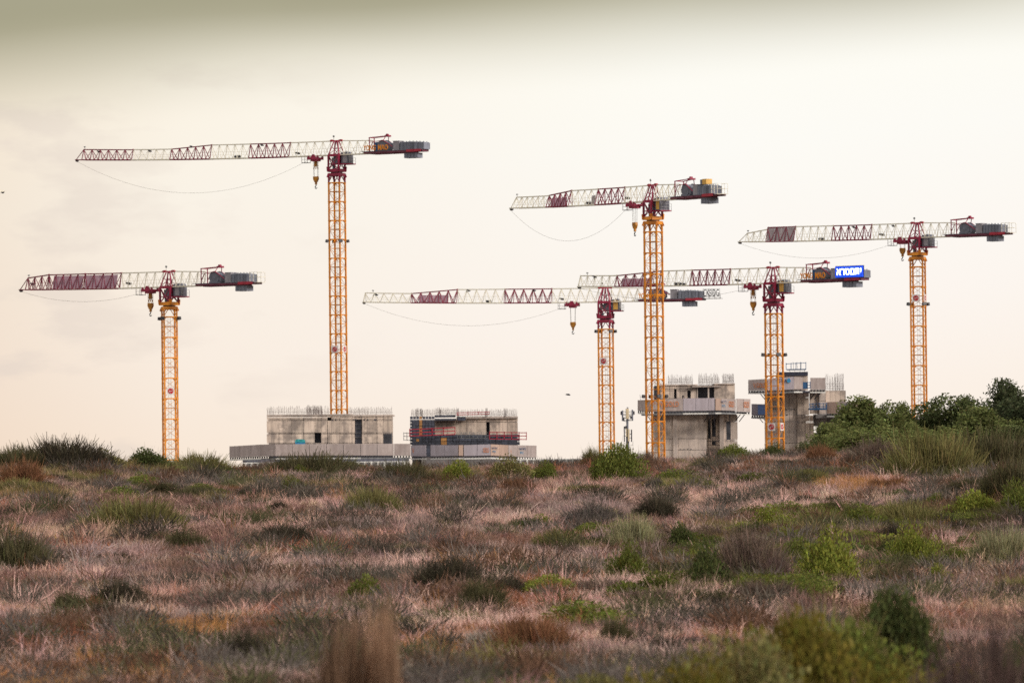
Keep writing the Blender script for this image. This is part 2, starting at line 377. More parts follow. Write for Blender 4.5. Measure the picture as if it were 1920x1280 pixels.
def crane(px, jy, D, mast_rot, phi, sections, tip_kind, ring, cabc, label, lc=17.0, weights_to=16.8, lettering=None, sign_y=None, sign_two=True,
          lights_y=None, screens=(), blue=False, led=False, rail=False, trolley_px=None, hook_drop=3.6, hook_px=None, tailtext=None, parts_dark=(), genset=False, flip=False, below=-6.0):
    """px, jy: photo pixel where the mast meets the underside of the jib; sections: [(px_from, px_to, colour, height)] from the tip inwards"""
    base = W(px, jy, D); s = pxm(D); ground = tz(base.x, D)
    root = empty('tower_crane', (base.x, D, ground)); zj = base.z - ground
    tag(root, label, 'tower crane', 'tower cranes over the building site')
    cphi = math.cos(R(phi)); rz = R(phi) if flip else math.pi - R(phi)
    sphi = math.sin(R(phi))
    def along(p):                                        # photo pixel -> metres along the jib, which runs away from the viewer
        u = W(p, jy, 1.0).x
        return (u * D - base.x) / (cphi - u * sphi) if flip else (base.x - u * D) / (cphi + u * sphi)
    topz = zj - 4.35                                     # top of the lattice mast
    # mast
    nsec = math.ceil(topz / SH)
    for k in range(nsec):
        z = topz - (k + 1) * SH
        if z < -SH * .6: break
        o = link('mast_section', cached('mast', mast_section_mesh), root, (0, 0, z), R(mast_rot))
        link('ladder', cached('ladder', ladder_mesh), o)
        if k % 2 == 0: link('rest_platform', cached('plat', platform_mesh), o)
    # slewing ring: flared support frame, bearing, upper frame
    rm = M[ring]
    m = MB(); h = MW / 2
    o8 = [(-1.3, .0), (-1.05, .62), (1.05, .62), (1.3, .0), (1.0, -.12), (.78, .16), (-.78, .16), (-1.0, -.12)]
    m.prism(o8, 'y', -1.06, -.96); m.prism(o8, 'y', .96, 1.06); m.prism(o8, 'x', -1.058, -.958); m.prism(o8, 'x', .958, 1.058)
    for sx_ in (-1, 1):
        for sy_ in (-1, 1):
            m.bar((sx_ * h, sy_ * h, -.9), (sx_ * h, sy_ * h, .2), .22); m.bar((sx_ * h, sy_ * h, -.8), (sx_ * .35, sy_ * h, .18), .1); m.bar((sx_ * h, sy_ * h, -.8), (sx_ * h, sy_ * .35, .18), .1)
    build(m, 'slewing_support', rm, root, (0, 0, topz + .85), R(mast_rot))
    m = MB(); m.cyl((0, 0, 0), (0, 0, .16), .92, 24)
    build(m, 'slewing_bearing', M['dark'], root, (0, 0, topz + 1.48))
    m = MB(); o6 = [(-1.2, .1), (-1.0, 0), (1.0, 0), (1.2, .1), (1.28, .85), (.98, .85), (.86, .5), (-.86, .5), (-.98, .85), (-1.28, .85)]
    m.prism(o6, 'y', -1.05, -.95); m.prism(o6, 'y', .95, 1.05); m.prism(o6, 'x', -1.048, -.948); m.prism(o6, 'x', .948, 1.048); m.box(-.9, .9, -.9, .9, .05, .12)
    build(m, 'slewing_frame', rm, root, (0, 0, topz + 1.64), rz)
    # turret (slewing tower) up to the jib
    tz0 = topz + 1.9; th = zj - tz0
    m = MB()
    for sx_ in (-1, 1):
        for sy_ in (-1, 1): m.box(sx_ * .95 - .12, sx_ * .95 + .12, sy_ * .95 - .12, sy_ * .95 + .12, 0, th)
    for a, b in (((-.95, -.95), (.95, -.95)), ((.95, -.95), (.95, .95)), ((.95, .95), (-.95, .95)), ((-.95, .95), (-.95, -.95))):
        A, B = Vector((*a, 0)), Vector((*b, 0)); Mid = (A + B) / 2
        for z, t in ((th - .1, .22), (th * .42, .12)): m.bar(A + Vector((0, 0, z)), B + Vector((0, 0, z)), t)
        m.bar(A + Vector((0, 0, th)), Mid + Vector((0, 0, th * .42)), .11); m.bar(B + Vector((0, 0, th)), Mid + Vector((0, 0, th * .42)), .11)
        m.bar(A + Vector((0, 0, .1)), Mid + Vector((0, 0, th * .42)), .1); m.bar(B + Vector((0, 0, .1)), Mid + Vector((0, 0, th * .42)), .1)
    tur = build(m, 'slewing_tower', M['crimson'], root, (0, 0, tz0), rz)
    m = MB(); m.box(-.8, .15, -.7, .55, th * .45, th * .93); build(m, 'switch_cabinet', M['grey'], tur)
    m = MB(); m.box(.25, .75, -.6, .3, th * .5, th * .85); build(m, 'control_box', M['cabgrey'], tur)
    for q in (-.45, .45):
        m = MB(); m.cyl((q, .2, .0), (q, .2, .75), .2, 10); m.cyl((q, .2, .75), (q, .2, .95), .12, 10); build(m, 'slewing_motor', M['grey'], tur)
    # operator's cab beside the turret on its bracket
    cz = th * .36
    cabp = build(MB().box(-2.75, -1.0, -1.35, .55, cz, cz + .16), 'cab_bracket', M['crimson'], tur)
    m = MB(); m.prism([(-2.35, cz + .16), (-1.12, cz + .16), (-1.05, cz + 1.9), (-2.1, cz + 2.05), (-2.35, cz + 1.5)], 'y', -1.25, .42)
    cb = build(m, 'operator_cab', M['grey'], tur)
    m = MB(); m.box(-2.18, -1.42, .424, .46, cz + .3, cz + 1.78); build(m, 'cab_door', M[cabc], cb)
    m = MB(); m.box(-2.4, -2.352, -1.05, .3, cz + .45, cz + 1.4); build(m, 'cab_window', M['glass'], cb)
    m = MB()
    for z in (cz + .6, cz + 1.1):
        m.bar((-2.75, .5, z), (-2.75, -1.3, z), .035)
    for y in (.5, -.4, -1.3): m.bar((-2.75, y, cz + .1), (-2.75, y, cz + 1.1), .04)
    m.bar((-2.75, .5, cz + 1.1), (-2.4, .5, cz + 1.1), .035)
    build(m, 'cab_railing', M['steel'], tur)
    # flat-top peak over the jib root
    hj = 2.25
    m = MB()
    for sy_ in (-1, 1):
        for sx_ in (-1.0, 1.0): m.bar((sx_, sy_ * .85, 0), (sx_ * .34, sy_ * .16, hj), .16)
        m.bar((0, sy_ * .85, 0), (0, sy_ * .12, hj), .14); m.bar((-1.0, sy_ * .85, .05), (.5, sy_ * .4, hj * .55), .08); m.bar((1.0, sy_ * .85, .05), (-.5, sy_ * .4, hj * .55), .08)
        m.bar((-1, sy_ * .85, .06), (1, sy_ * .85, .06), .2)
    m.bar((-1, -.85, .06), (-1, .85, .06), .2); m.bar((1, -.85, .06), (1, .85, .06), .2)
    pk = build(m, 'tower_peak', M['crimson'], root, (0, 0, zj), rz)
    m = MB(); m.bar((-1.05, 0, hj + .04), (1.05, 0, hj + .04), .14, .18)
    for q in (-.82, .82): m.prism([(q - .3, hj - .1), (q - .34, hj + .14), (q - .1, hj + .24), (q + .1, hj + .24), (q + .34, hj + .14), (q + .3, hj - .1)], 'y', -.17, .17)
    build(m, 'peak_beam', M['red'], pk)
    m = MB(); m.bar((.5, 0, hj + .1), (.5, 0, hj + .6), .04); m.cyl((.5, -.05, hj + .75), (.5, .05, hj + .75), .17, 10); build(m, 'wind_gauge', M['steel'], pk)
    # jib
    kc = .00042; zf = lambda x: kc * x * x
    Ltip = along(sections[0][0])
    for i, (p0, p1, c, h0, h1) in enumerate(sections):
        x0, x1 = along(p1), along(p0)                    # x0 nearer the mast
        if i == len(sections) - 1: x0 = 1.0
        tk = (.17, .062) if c == 'W' else (.17, .1)
        m = MB(); first = (i == 0)
        if first and tip_kind == 'cone':
            xc = x1 - 1.5 / 1.0
            n = max(2, round((xc - x0) / 1.55)); truss(m, x0, xc, h1, h0, 1.25, n, zf, *tk)
            P = lambda x, y, z: Vector((x, y, z + zf(x)))
            for s_ in (-1, 1): m.bar(P(xc, s_ * .62, 0), P(x1, s_ * .3, 0), .13)
            m.bar(P(xc, 0, h0), P(x1, 0, .05), .09)
        else:
            xe = x1 - (.35 if first else 0)
            n = max(2, round((xe - x0) / 1.55)); truss(m, x0, xe, h1, h0, 1.25, n, zf, *tk)
            if first:
                P = lambda x, y, z: Vector((x, y, z + zf(x)))
                for s_ in (-1, 1): m.bar(P(xe, s_ * .62, 0), P(x1, s_ * .3, -.05), .12)
                m.bar(P(xe, 0, h0), P(x1, 0, 0), .09)
        jo = build(m, 'jib_section', M['white' if c == 'W' else 'maroon'], root, (0, 0, zj), rz)
        # pinned joint plates between sections
        m = MB(); m.box(x0 - .1, x0 + .1, -.09, .09, h1 - .12 + zf(x0), h1 + .14 + zf(x0))
        build(m, 'joint_pin', M['white' if c == 'W' else 'crimson'], jo)
        if first:
            m = MB(); m.cyl((x1 - .15, -.2, zf(x1) - .12), (x1 - .15, .2, zf(x1) - .12), .22, 12); m.box(x1 - .3, x1 + .1, -.3, .3, zf(x1) - .06, zf(x1) + .02); build(m, 'tip_pulley', M['dark'], jo)
            m = MB(); m.bar((x1 - 1.7, 0, h0 + zf(x1)), (x1 - 1.7, 0, h0 + .3 + zf(x1)), .05); m.box(x1 - 1.82, x1 - 1.58, -.1, .1, h0 + .28 + zf(x1), h0 + .46 + zf(x1)); build(m, 'warning_lamp', M['steel'], jo)
        for (q0, q1, lo, hi_, mk) in screens:
            if p0 <= (q0 + q1) / 2 <= p1:
                a, b = along(q1), along(q0); m = MB(); n = max(1, round((b - a) / 1.2))
                for j in range(n):
                    u0, u1 = a + (b - a) * j / n + .02, a + (b - a) * (j + 1) / n - .02
                    hh = (h0 + h1) / 2
                    for yy in (.5,):
                        v = [(u0, yy * (1 - lo), hh * lo + zf(u0)), (u1, yy * (1 - lo), hh * lo + zf(u1)), (u1, yy * (1 - hi_), hh * hi_ + zf(u1)), (u0, yy * (1 - hi_), hh * hi_ + zf(u0))]
                        m.add([Vector(t) for t in v] + [Vector(t) + Vector((0, .03, .02)) for t in v], [(0, 1, 2, 3), (7, 6, 5, 4), (0, 4, 5, 1), (1, 5, 6, 2), (2, 6, 7, 3), (3, 7, 4, 0)])
                build(m, 'screen', M[mk], jo)
        for (q, zz, sz) in parts_dark:
            if p0 <= q < p1:
                x = along(q); m = MB(); m.box(x - sz * .5, x + sz * .5, -.25, .25, zz + zf(x), zz + sz * .8 + zf(x)); m.cyl((x + sz * .8, -.3, zz + .25 + zf(x)), (x + sz * .8, .3, zz + .25 + zf(x)), sz * .38, 10)
                build(m, 'winch_unit' if sz > .35 else 'floodlight', M['dark'], jo)
    # counter jib (x runs negative)
    m = MB(); truss(m, -6.9, -1.0, 2.05, 2.25, 1.25, 4, lambda x: 0.0)
    build(m, 'counter_jib', M['white'], root, (0, 0, zj), rz)
    m = MB(); m.box(-lc + .5, -5.7, -1.0, 1.0, -.02, .26); m.box(-lc + 2.2, -7, -.8, .8, -.18, -.02)
    for q in np.arange(-lc + 1.2, -5.7, 1.1): m.box(q - .05, q + .05, -1.06, 1.06, .0, .2)
    dk = build(m, 'counter_jib_deck', M['deckred'], root, (0, 0, zj), rz)
    build(MB().box(-lc + .5, -5.2, -1.05, 1.05, .265, .33), 'deck_plate', M['grey'], dk)
    build(MB().box(-lc + .7, -lc + 3.4, 1.065, 1.11, -.04, .36), 'red_end_plate', M['red'], dk)
    # hoist winch
    wn = MB(); wn.cyl((-8.9, -.6, 1.15), (-8.9, .55, 1.15), .78, 20); wn.box(-10.0, -7.9, -.7, .6, .335, .6); wn.box(-10.2, -9.75, -.6, .6, .5, 1.6)
    wo = build(wn, 'hoist_winch', M['grey'], root, (0, 0, zj), rz)
    m = MB(); m.cyl((-8.9, .56, 1.15), (-8.9, .66, 1.15), .92, 20); m.cyl((-8.9, -.72, 1.15), (-8.9, -.61, 1.15), .92, 20); build(m, 'drum_flange', M['grey'], wo)
    m = MB(); m.cyl((-8.2, -.5, .85), (-7.5, -.5, .85), .3, 12); build(m, 'winch_motor', M['dark'], wo)
    if blue: build(MB().box(-7.9, -7.3, -.9, .3, .34, 1.75), 'blue_cabinet', M['blue'], wo)
    # red service gantry
    m = MB()
    for y in (-.75, .75):
        m.bar((-6.6, y, .3), (-6.6, y, 2.5), .12); m.bar((-6.6, y, 1.75), (-9.2, y, 2.0), .09); m.bar((-9.2, y, 2.0), (-10.9, y, .9), .11); m.bar((-9.2, y, 2.0), (-9.5, y * .6, 2.65), .1); m.bar((-6.6, y, .7), (-7.2, y, 1.75), .08)
        m.bar((-6.5, y, 2.5), (-9.7, y * .6, 2.68), .11)
    m.bar((-6.6, -.75, 2.5), (-6.6, .75, 2.5), .12); m.box(-9.9, -9.3, -.5, .5, 2.55, 2.8); m.cyl((-9.5, -.2, 2.85), (-9.5, .2, 2.85), .2, 10)
    build(m, 'service_gantry', M['crimson'], root, (0, 0, zj), rz)
    m = MB(); m.box(-12.1, -11.0, -.75, .75, .335, 1.75); m.box(-12.15, -10.95, -.8, .8, 1.75, 1.82)
    build(m, 'electric_cabinet', M['cabgrey'], root, (0, 0, zj), rz)
    # counterweights, each slab its own
    nw = 7 if not rail else 6; w0, w1 = -12.35, -(weights_to if not rail else weights_to - 1.2); ww = (w1 - w0) / nw
    for k in range(nw):
        a, b = w0 + ww * k, w0 + ww * (k + 1); deep = 1 <= k <= 4
        m = MB(); zt = (1.55, 1.5, 1.56, 1.52, 1.5, 1.44, 1.38)[k]
        m.box(b + .03, a - .03, -.98, .98, .335, zt); m.box(b + .03, a - .03, -.65, .65, zt, zt + .06)
        if deep: m.box(b + .03, a - .03, -.78, .78, -.98, -.19)
        for q in (-.5, .5): m.bar(((a + b) / 2, q, zt + .05), ((a + b) / 2, q, zt + .22), .08)
        build(m, 'counterweight', M['weight'], root, (0, 0, zj), rz)
    if genset:
        g = build(MB().box(-13.9, -12.9, -.5, .5, 1.75, 2.5), 'rooftop_unit', M['cabgold'], root, (0, 0, zj), rz)
        build(MB().box(-12.88, -12.4, -.5, .5, 1.75, 2.45), 'unit_housing', M['grey'], g)
    if rail:
        m = MB(); e = -lc - .1
        m.box(e, -lc + .52, -.9, .9, .2, .26)
        for y in (-.9, .9):
            for x in (e, (e + w1) / 2, w1 - .1): m.bar((x, y, .25), (x, y, 1.7), .05)
            for z in (1.0, 1.7): m.bar((e, y, z), (w1, y, z), .045)
        for z in (1.0, 1.7): m.bar((e, -.9, z), (e, .9, z), .045)
        build(m, 'tail_railing', M['white'], root, (0, 0, zj), rz)
    if led:
        bx = build(MB().box(-17.0, -12.15, 1.06, 1.3, .42, 2.0), 'lit_sign', M['led'], root, (0, 0, zj), rz)
        build(MB().box(-17.1, -12.05, 1.0, 1.055, .345, 2.08), 'sign_back', M['dark'], bx)
        tm = text_mesh('\u05d0\u05e8\u05e1\u05dd\u05ea\u05d9', 1.5, .02, M['ledw'], .035)
        t = link('sign_lettering', tm, bx); fit_text(t, tm, 4.4, .95); t.matrix_basis = Matrix.Translation((-12.42, 1.325, .74)) @ Matrix(((-1, 0, 0, 0), (0, 0, 1, 0), (0, 1, 0, 0), (0, 0, 0, 1))) @ t.matrix_basis
    if lettering:
        for body, xa, wd in (('YONG', -5.75, 2.2), ('MAO', -8.45, 1.8)):
            tm = cached('txt' + body, lambda: text_mesh(body, 1.2, .04, M['letter'], .02))
            t = link('lettering', tm, root); fit_text(t, tm, wd, .85); t.matrix_basis = Matrix.Translation((0, 0, zj)) @ Matrix.Rotation(rz, 4, 'Z') @ Matrix.Translation((xa, 1.14, .42)) @ Matrix(((-1, 0, 0, 0), (0, 0, 1, 0), (0, 1, 0, 0), (0, 0, 0, 1))) @ t.matrix_basis
    if tailtext:
        tm = text_mesh(tailtext, 1.4, .03, M['dark'], .01); t = link('tail_lettering', tm, root); fit_text(t, tm, 2.6, 1.15)
        t.matrix_basis = Matrix.Translation((0, 0, zj)) @ Matrix.Rotation(rz, 4, 'Z') @ Matrix.Translation((-16.5, .9, .55)) @ Matrix(((-1, 0, 0, 0), (0, 0, 1, 0), (0, 1, 0, 0), (0, 0, 0, 1))) @ t.matrix_basis
        m = MB()
        m.box(-19.3, -16.3, -.9, .9, .2, .27)
        for z in (.5, 1.1, 1.75): m.bar((-16.4, .85, z), (-19.2, .85, z), .045)
        for x in (-16.5, -17.4, -18.3, -19.2): m.bar((x, .84, .25), (x, .84, 1.78), .05); m.bar((x, .84, 1.2), (x, .2, .27), .04)
        build(m, 'lettering_frame', M['steel'], root, (0, 0, zj), rz)
    # trolley and hook
    xt = along(trolley_px)
    m = MB(); zt = zf(xt) - .12
    m.box(xt - 1.0, xt + 1.2, -.78, -.62, zt - .5, zt - .1); m.box(xt - 1.0, xt + 1.2, .62, .78, zt - .5, zt - .1); m.box(xt - .5, xt + .5, -.7, .7, zt - .75, zt - .35)
    for q in (-.9, 1.1): m.bar((xt + q, -.75, zt - .25), (xt + q, .75, zt - .25), .14)
    for q in (-.8, .9):
        for y in (-.7, .7): m.cyl((xt + q, y - .08, zt), (xt + q, y + .08, zt), .17, 10)
    m.prism([(xt - .6, zt - .4), (xt - .2, zt + .35), (xt + .2, zt + .35), (xt + .6, zt - .4)], 'y', .68, .82)
    tr = build(m, 'trolley', M['crimson'], root, (0, 0, zj), rz)
    m = MB(); m.box(xt + 1.25, xt + 2.4, -.5, .5, zt - .95, zt - .88)
    for q in (1.3, 2.35): m.bar((xt + q, .45, zt - .9), (xt + q, .45, zt - .0), .05); m.bar((xt + q, -.45, zt - .9), (xt + q, -.45, zt), .05)
    m.bar((xt + 1.3, .45, zt - .4), (xt + 2.35, .45, zt - .4), .04)
    build(m, 'maintenance_basket', M['dark'], tr)
    zh = zt - .7 - hook_drop
    m = MB()
    for q in (-.42, .42):
        for y in (-.12, .12): m.bar((xt + q, y, zt - .6), (xt + q * .8, y, zh), .035)
    build(m, 'hoist_rope', M['rope'], root, (0, 0, zj), rz)
    m = MB(); m.prism([(xt - .42, zh + .15), (xt - .45, zh - .25), (xt - .2, zh - .75), (xt + .2, zh - .75), (xt + .45, zh - .25), (xt + .42, zh + .15)], 'y', -.2, .2); m.box(xt - .14, xt + .14, -.14, .14, zh - 1.15, zh - .74)
    hb = build(m, 'hook_block', M['hook'], root, (0, 0, zj), rz)
    m = MB(); m.tube([(xt, 0, zh - 1.1), (xt, 0, zh - 1.35), (xt + .18, 0, zh - 1.5), (xt + .16, 0, zh - 1.72), (xt - .05, 0, zh - 1.78), (xt - .2, 0, zh - 1.62)], [.07, .08, .09, .09, .08, .04], 7); build(m, 'hook', M['dark'], hb)
    if hook_px:                   # a second yellow sheave block drawn up under the trolley
        m = MB(); m.prism([(xt - .18, zt - .7), (xt - .26, zt - 1.5), (xt + .26, zt - 1.5), (xt + .18, zt - .7)], 'y', -.2, .2); m.bar((xt - .2, 0, zt - 1.5), (xt - .42, 0, zt - 2.0), .1); m.bar((xt + .2, 0, zt - 1.5), (xt + .42, 0, zt - 2.0), .1); m.bar((xt, 0, zt - 1.5), (xt, 0, zt - 2.0), .1); build(m, 'upper_sheave', M['hook'], hb)
    # slack cable between the jib tip and the trolley
    sag = hook_sag.pop(0)
    pts = []
    for k in range(25):
        u = k / 24; x = Ltip - .2 + (xt + 1.6 - Ltip) * u
        zz = (zf(Ltip) - .2) * (1 - u) + (zt - .6) * u - sag * 4 * u * (1 - u)
        pts.append((x, .3, zz))
    build(MB().tube(pts, .016, 5), 'slack_cable', M['rope'], root, (0, 0, zj), rz)
    # signs and lights on the mast
    if sign_y:
        z = WZ(px, sign_y, D) - ground
        for f, ang in enumerate((0, 90) if sign_two else (0,)):
            rr = R(mast_rot) + R(ang)
            sp = build(MB().box(-.56, .56, -.02, .02, -.56, .56), 'sign_plate', M['signwhite'], root)
            off = Matrix.Rotation(rr, 4, 'Z') @ Matrix.Translation((-.1 if not ang else .0, -MW / 2 - .14, 0))
            sp.matrix_local = Matrix.Translation((0, 0, z)) @ off
            link('emblem', cached('emb', emblem_mesh), sp); link('emblem_mark', cached('embs', emblem_s_mesh), sp)
    if lights_y:
        z = WZ(px, lights_y, D) - ground
        for k in range(4):
            o = link('floodlight', cached('flood', floodlight_mesh), root)
            o.matrix_local = Matrix.Translation((0, 0, z)) @ Matrix.Rotation(R(mast_rot + 45 + 90 * k), 4, 'Z') @ Matrix.Translation((-1.6, 0, 0))
    return root
def fit_text(o, m, wd, ht):
    xs_ = [v.co.x for v in m.vertices]; ys_ = [v.co.y for v in m.vertices]
    sx_, sy_ = wd / (max(xs_) - min(xs_)), ht / (max(ys_) - min(ys_))
    o.matrix_basis = Matrix.Diagonal((sx_, sy_, 1, 1)) @ Matrix.Translation((-min(xs_), -min(ys_), 0))

hook_sag = [1.45, 5.2, 3.35, 4.7, 1.6, 2.3, 2.0]
crane(317, 538, 837, 13, 35, [(38, 92, 'R', 1.75, 2.2), (92, 160, 'R', 2.2, 2.25), (160, 228, 'R', 2.25, 2.25), (228, 317, 'W', 2.25, 2.25)], 'cone', 'orange', 'cabgrey',
      'leftmost tower crane, orange slewing ring, long maroon jib end with screens', rail=True, trolley_px=282, hook_drop=1.6, hook_px=1, sign_y=733, sign_two=False, lights_y=598,
      screens=[(102, 158, .05, .9, 'banner'), (162, 222, .05, .9, 'banner')], parts_dark=[(197, .1, .5), (62, .7, .3), (243, .5, .4)])
crane(631, 291, 905, -26, 30, [(143, 250, 'R', 1.7, 1.65), (250, 322, 'W', 1.65, 1.7), (322, 397, 'R', 1.7, 2.25), (397, 470, 'W', 2.25, 2.25), (470, 545, 'R', 2.25, 2.25), (545, 631, 'W', 2.25, 2.25)], 'cone', 'crimson', 'cabgrey',
      'tallest tower crane, crimson slewing ring, its orange mast rising behind the streaked concrete block', lettering=True, blue=True, trolley_px=592, hook_drop=2.6, hook_px=1, sign_y=655, lights_y=453,
      parts_dark=[(447, .05, .55), (186, 1.2, .25), (282, 1.3, .25), (360, 1.9, .25), (492, 1.9, .25), (560, .35, .4)])
crane(1135, 566, 921, -18, 15, [(681, 772, 'W', 1.5, 1.5), (772, 858, 'R', 1.5, 2.2), (858, 947, 'W', 2.2, 2.25), (947, 1035, 'R', 2.25, 2.25), (1035, 1135, 'W', 2.25, 2.25)], 'flat', 'crimson', 'cabgold',
      'low tower crane with crimson slewing ring whose tail passes behind a nearer orange mast', lettering=True, blue=True, weights_to=16.3, trolley_px=1074, hook_drop=2.5, sign_y=677, sign_two=False, lights_y=622, tailtext='CKSIDG',
      screens=[(787, 842, .05, .68, 'banner')], parts_dark=[(918, .05, .5), (707, 1.1, .25), (880, 1.9, .25), (1003, 1.9, .25), (1055, .4, .4)])
crane(1224, 377, 811, -26.6, 56.5, [(958, 1030, 'W', 1.6, 1.65), (1030, 1072, 'R', 1.7, 2.25), (1072, 1122, 'W', 2.25, 2.25), (1122, 1172, 'R', 2.25, 2.25), (1172, 1224, 'W', 2.25, 2.25)], 'cone', 'orange', 'cabgold',
      'tower crane with orange slewing ring and yellow-panelled cab, jib swung away above the round tower', rail=True, genset=True, trolley_px=1190, hook_drop=2.2, lights_y=744,
      screens=[(1037, 1066, .05, .65, 'banner'), (1113, 1120, .05, .6, 'bannergrey')], parts_dark=[(1106, .1, .5), (1178, .5, .35)])
crane(1450, 531, 824, -25.5, 40, [(1085, 1157, 'W', 1.6, 1.6), (1157, 1240, 'R', 1.6, 2.2), (1240, 1298, 'W', 2.2, 2.25), (1298, 1370, 'R', 2.25, 2.25), (1370, 1450, 'W', 2.25, 2.25)], 'flat', 'crimson', 'cabgold',
      'tower crane carrying a glowing blue lit sign on its tail', lettering=True, blue=True, led=True, trolley_px=1412, hook_drop=1.9, hook_px=1, sign_y=800, lights_y=666,
      screens=[(1168, 1226, .05, .6, 'banner')], parts_dark=[(1272, .05, .55), (1283, .05, .4), (1116, 1.3, .25), (1385, .4, .4)])
crane(1720, 446, 866, -16, 37, [(1386, 1440, 'W', 1.3, 1.9), (1440, 1492, 'R', 2.2, 2.25), (1492, 1563, 'W', 2.25, 2.25), (1563, 1635, 'R', 2.25, 2.25), (1635, 1720, 'W', 2.25, 2.25)], 'cone', 'orange', 'cabgrey',
      'rightmost tower crane, orange slewing ring, orange mast rising out of the green trees', rail=True, trolley_px=1692, hook_drop=.8, sign_y=559, lights_y=571,
      screens=[(1441, 1491, .05, .95, 'bannergrey')], parts_dark=[(1542, .05, .5), (1602, 1.8, .25), (1655, .5, .4), (1676, 1.8, .22)])
crane(-520, 366, 905, -20, 20, [(7, -110, 'W', .55, 1.6), (-110, -250, 'R', 1.7, 2.2), (-250, -520, 'W', 2.25, 2.25)], 'cone', 'crimson', 'cabgrey',
      'crane of which only the pale jib tip enters at the left edge of the sky', rail=True, trolley_px=-470, hook_drop=2, flip=True)

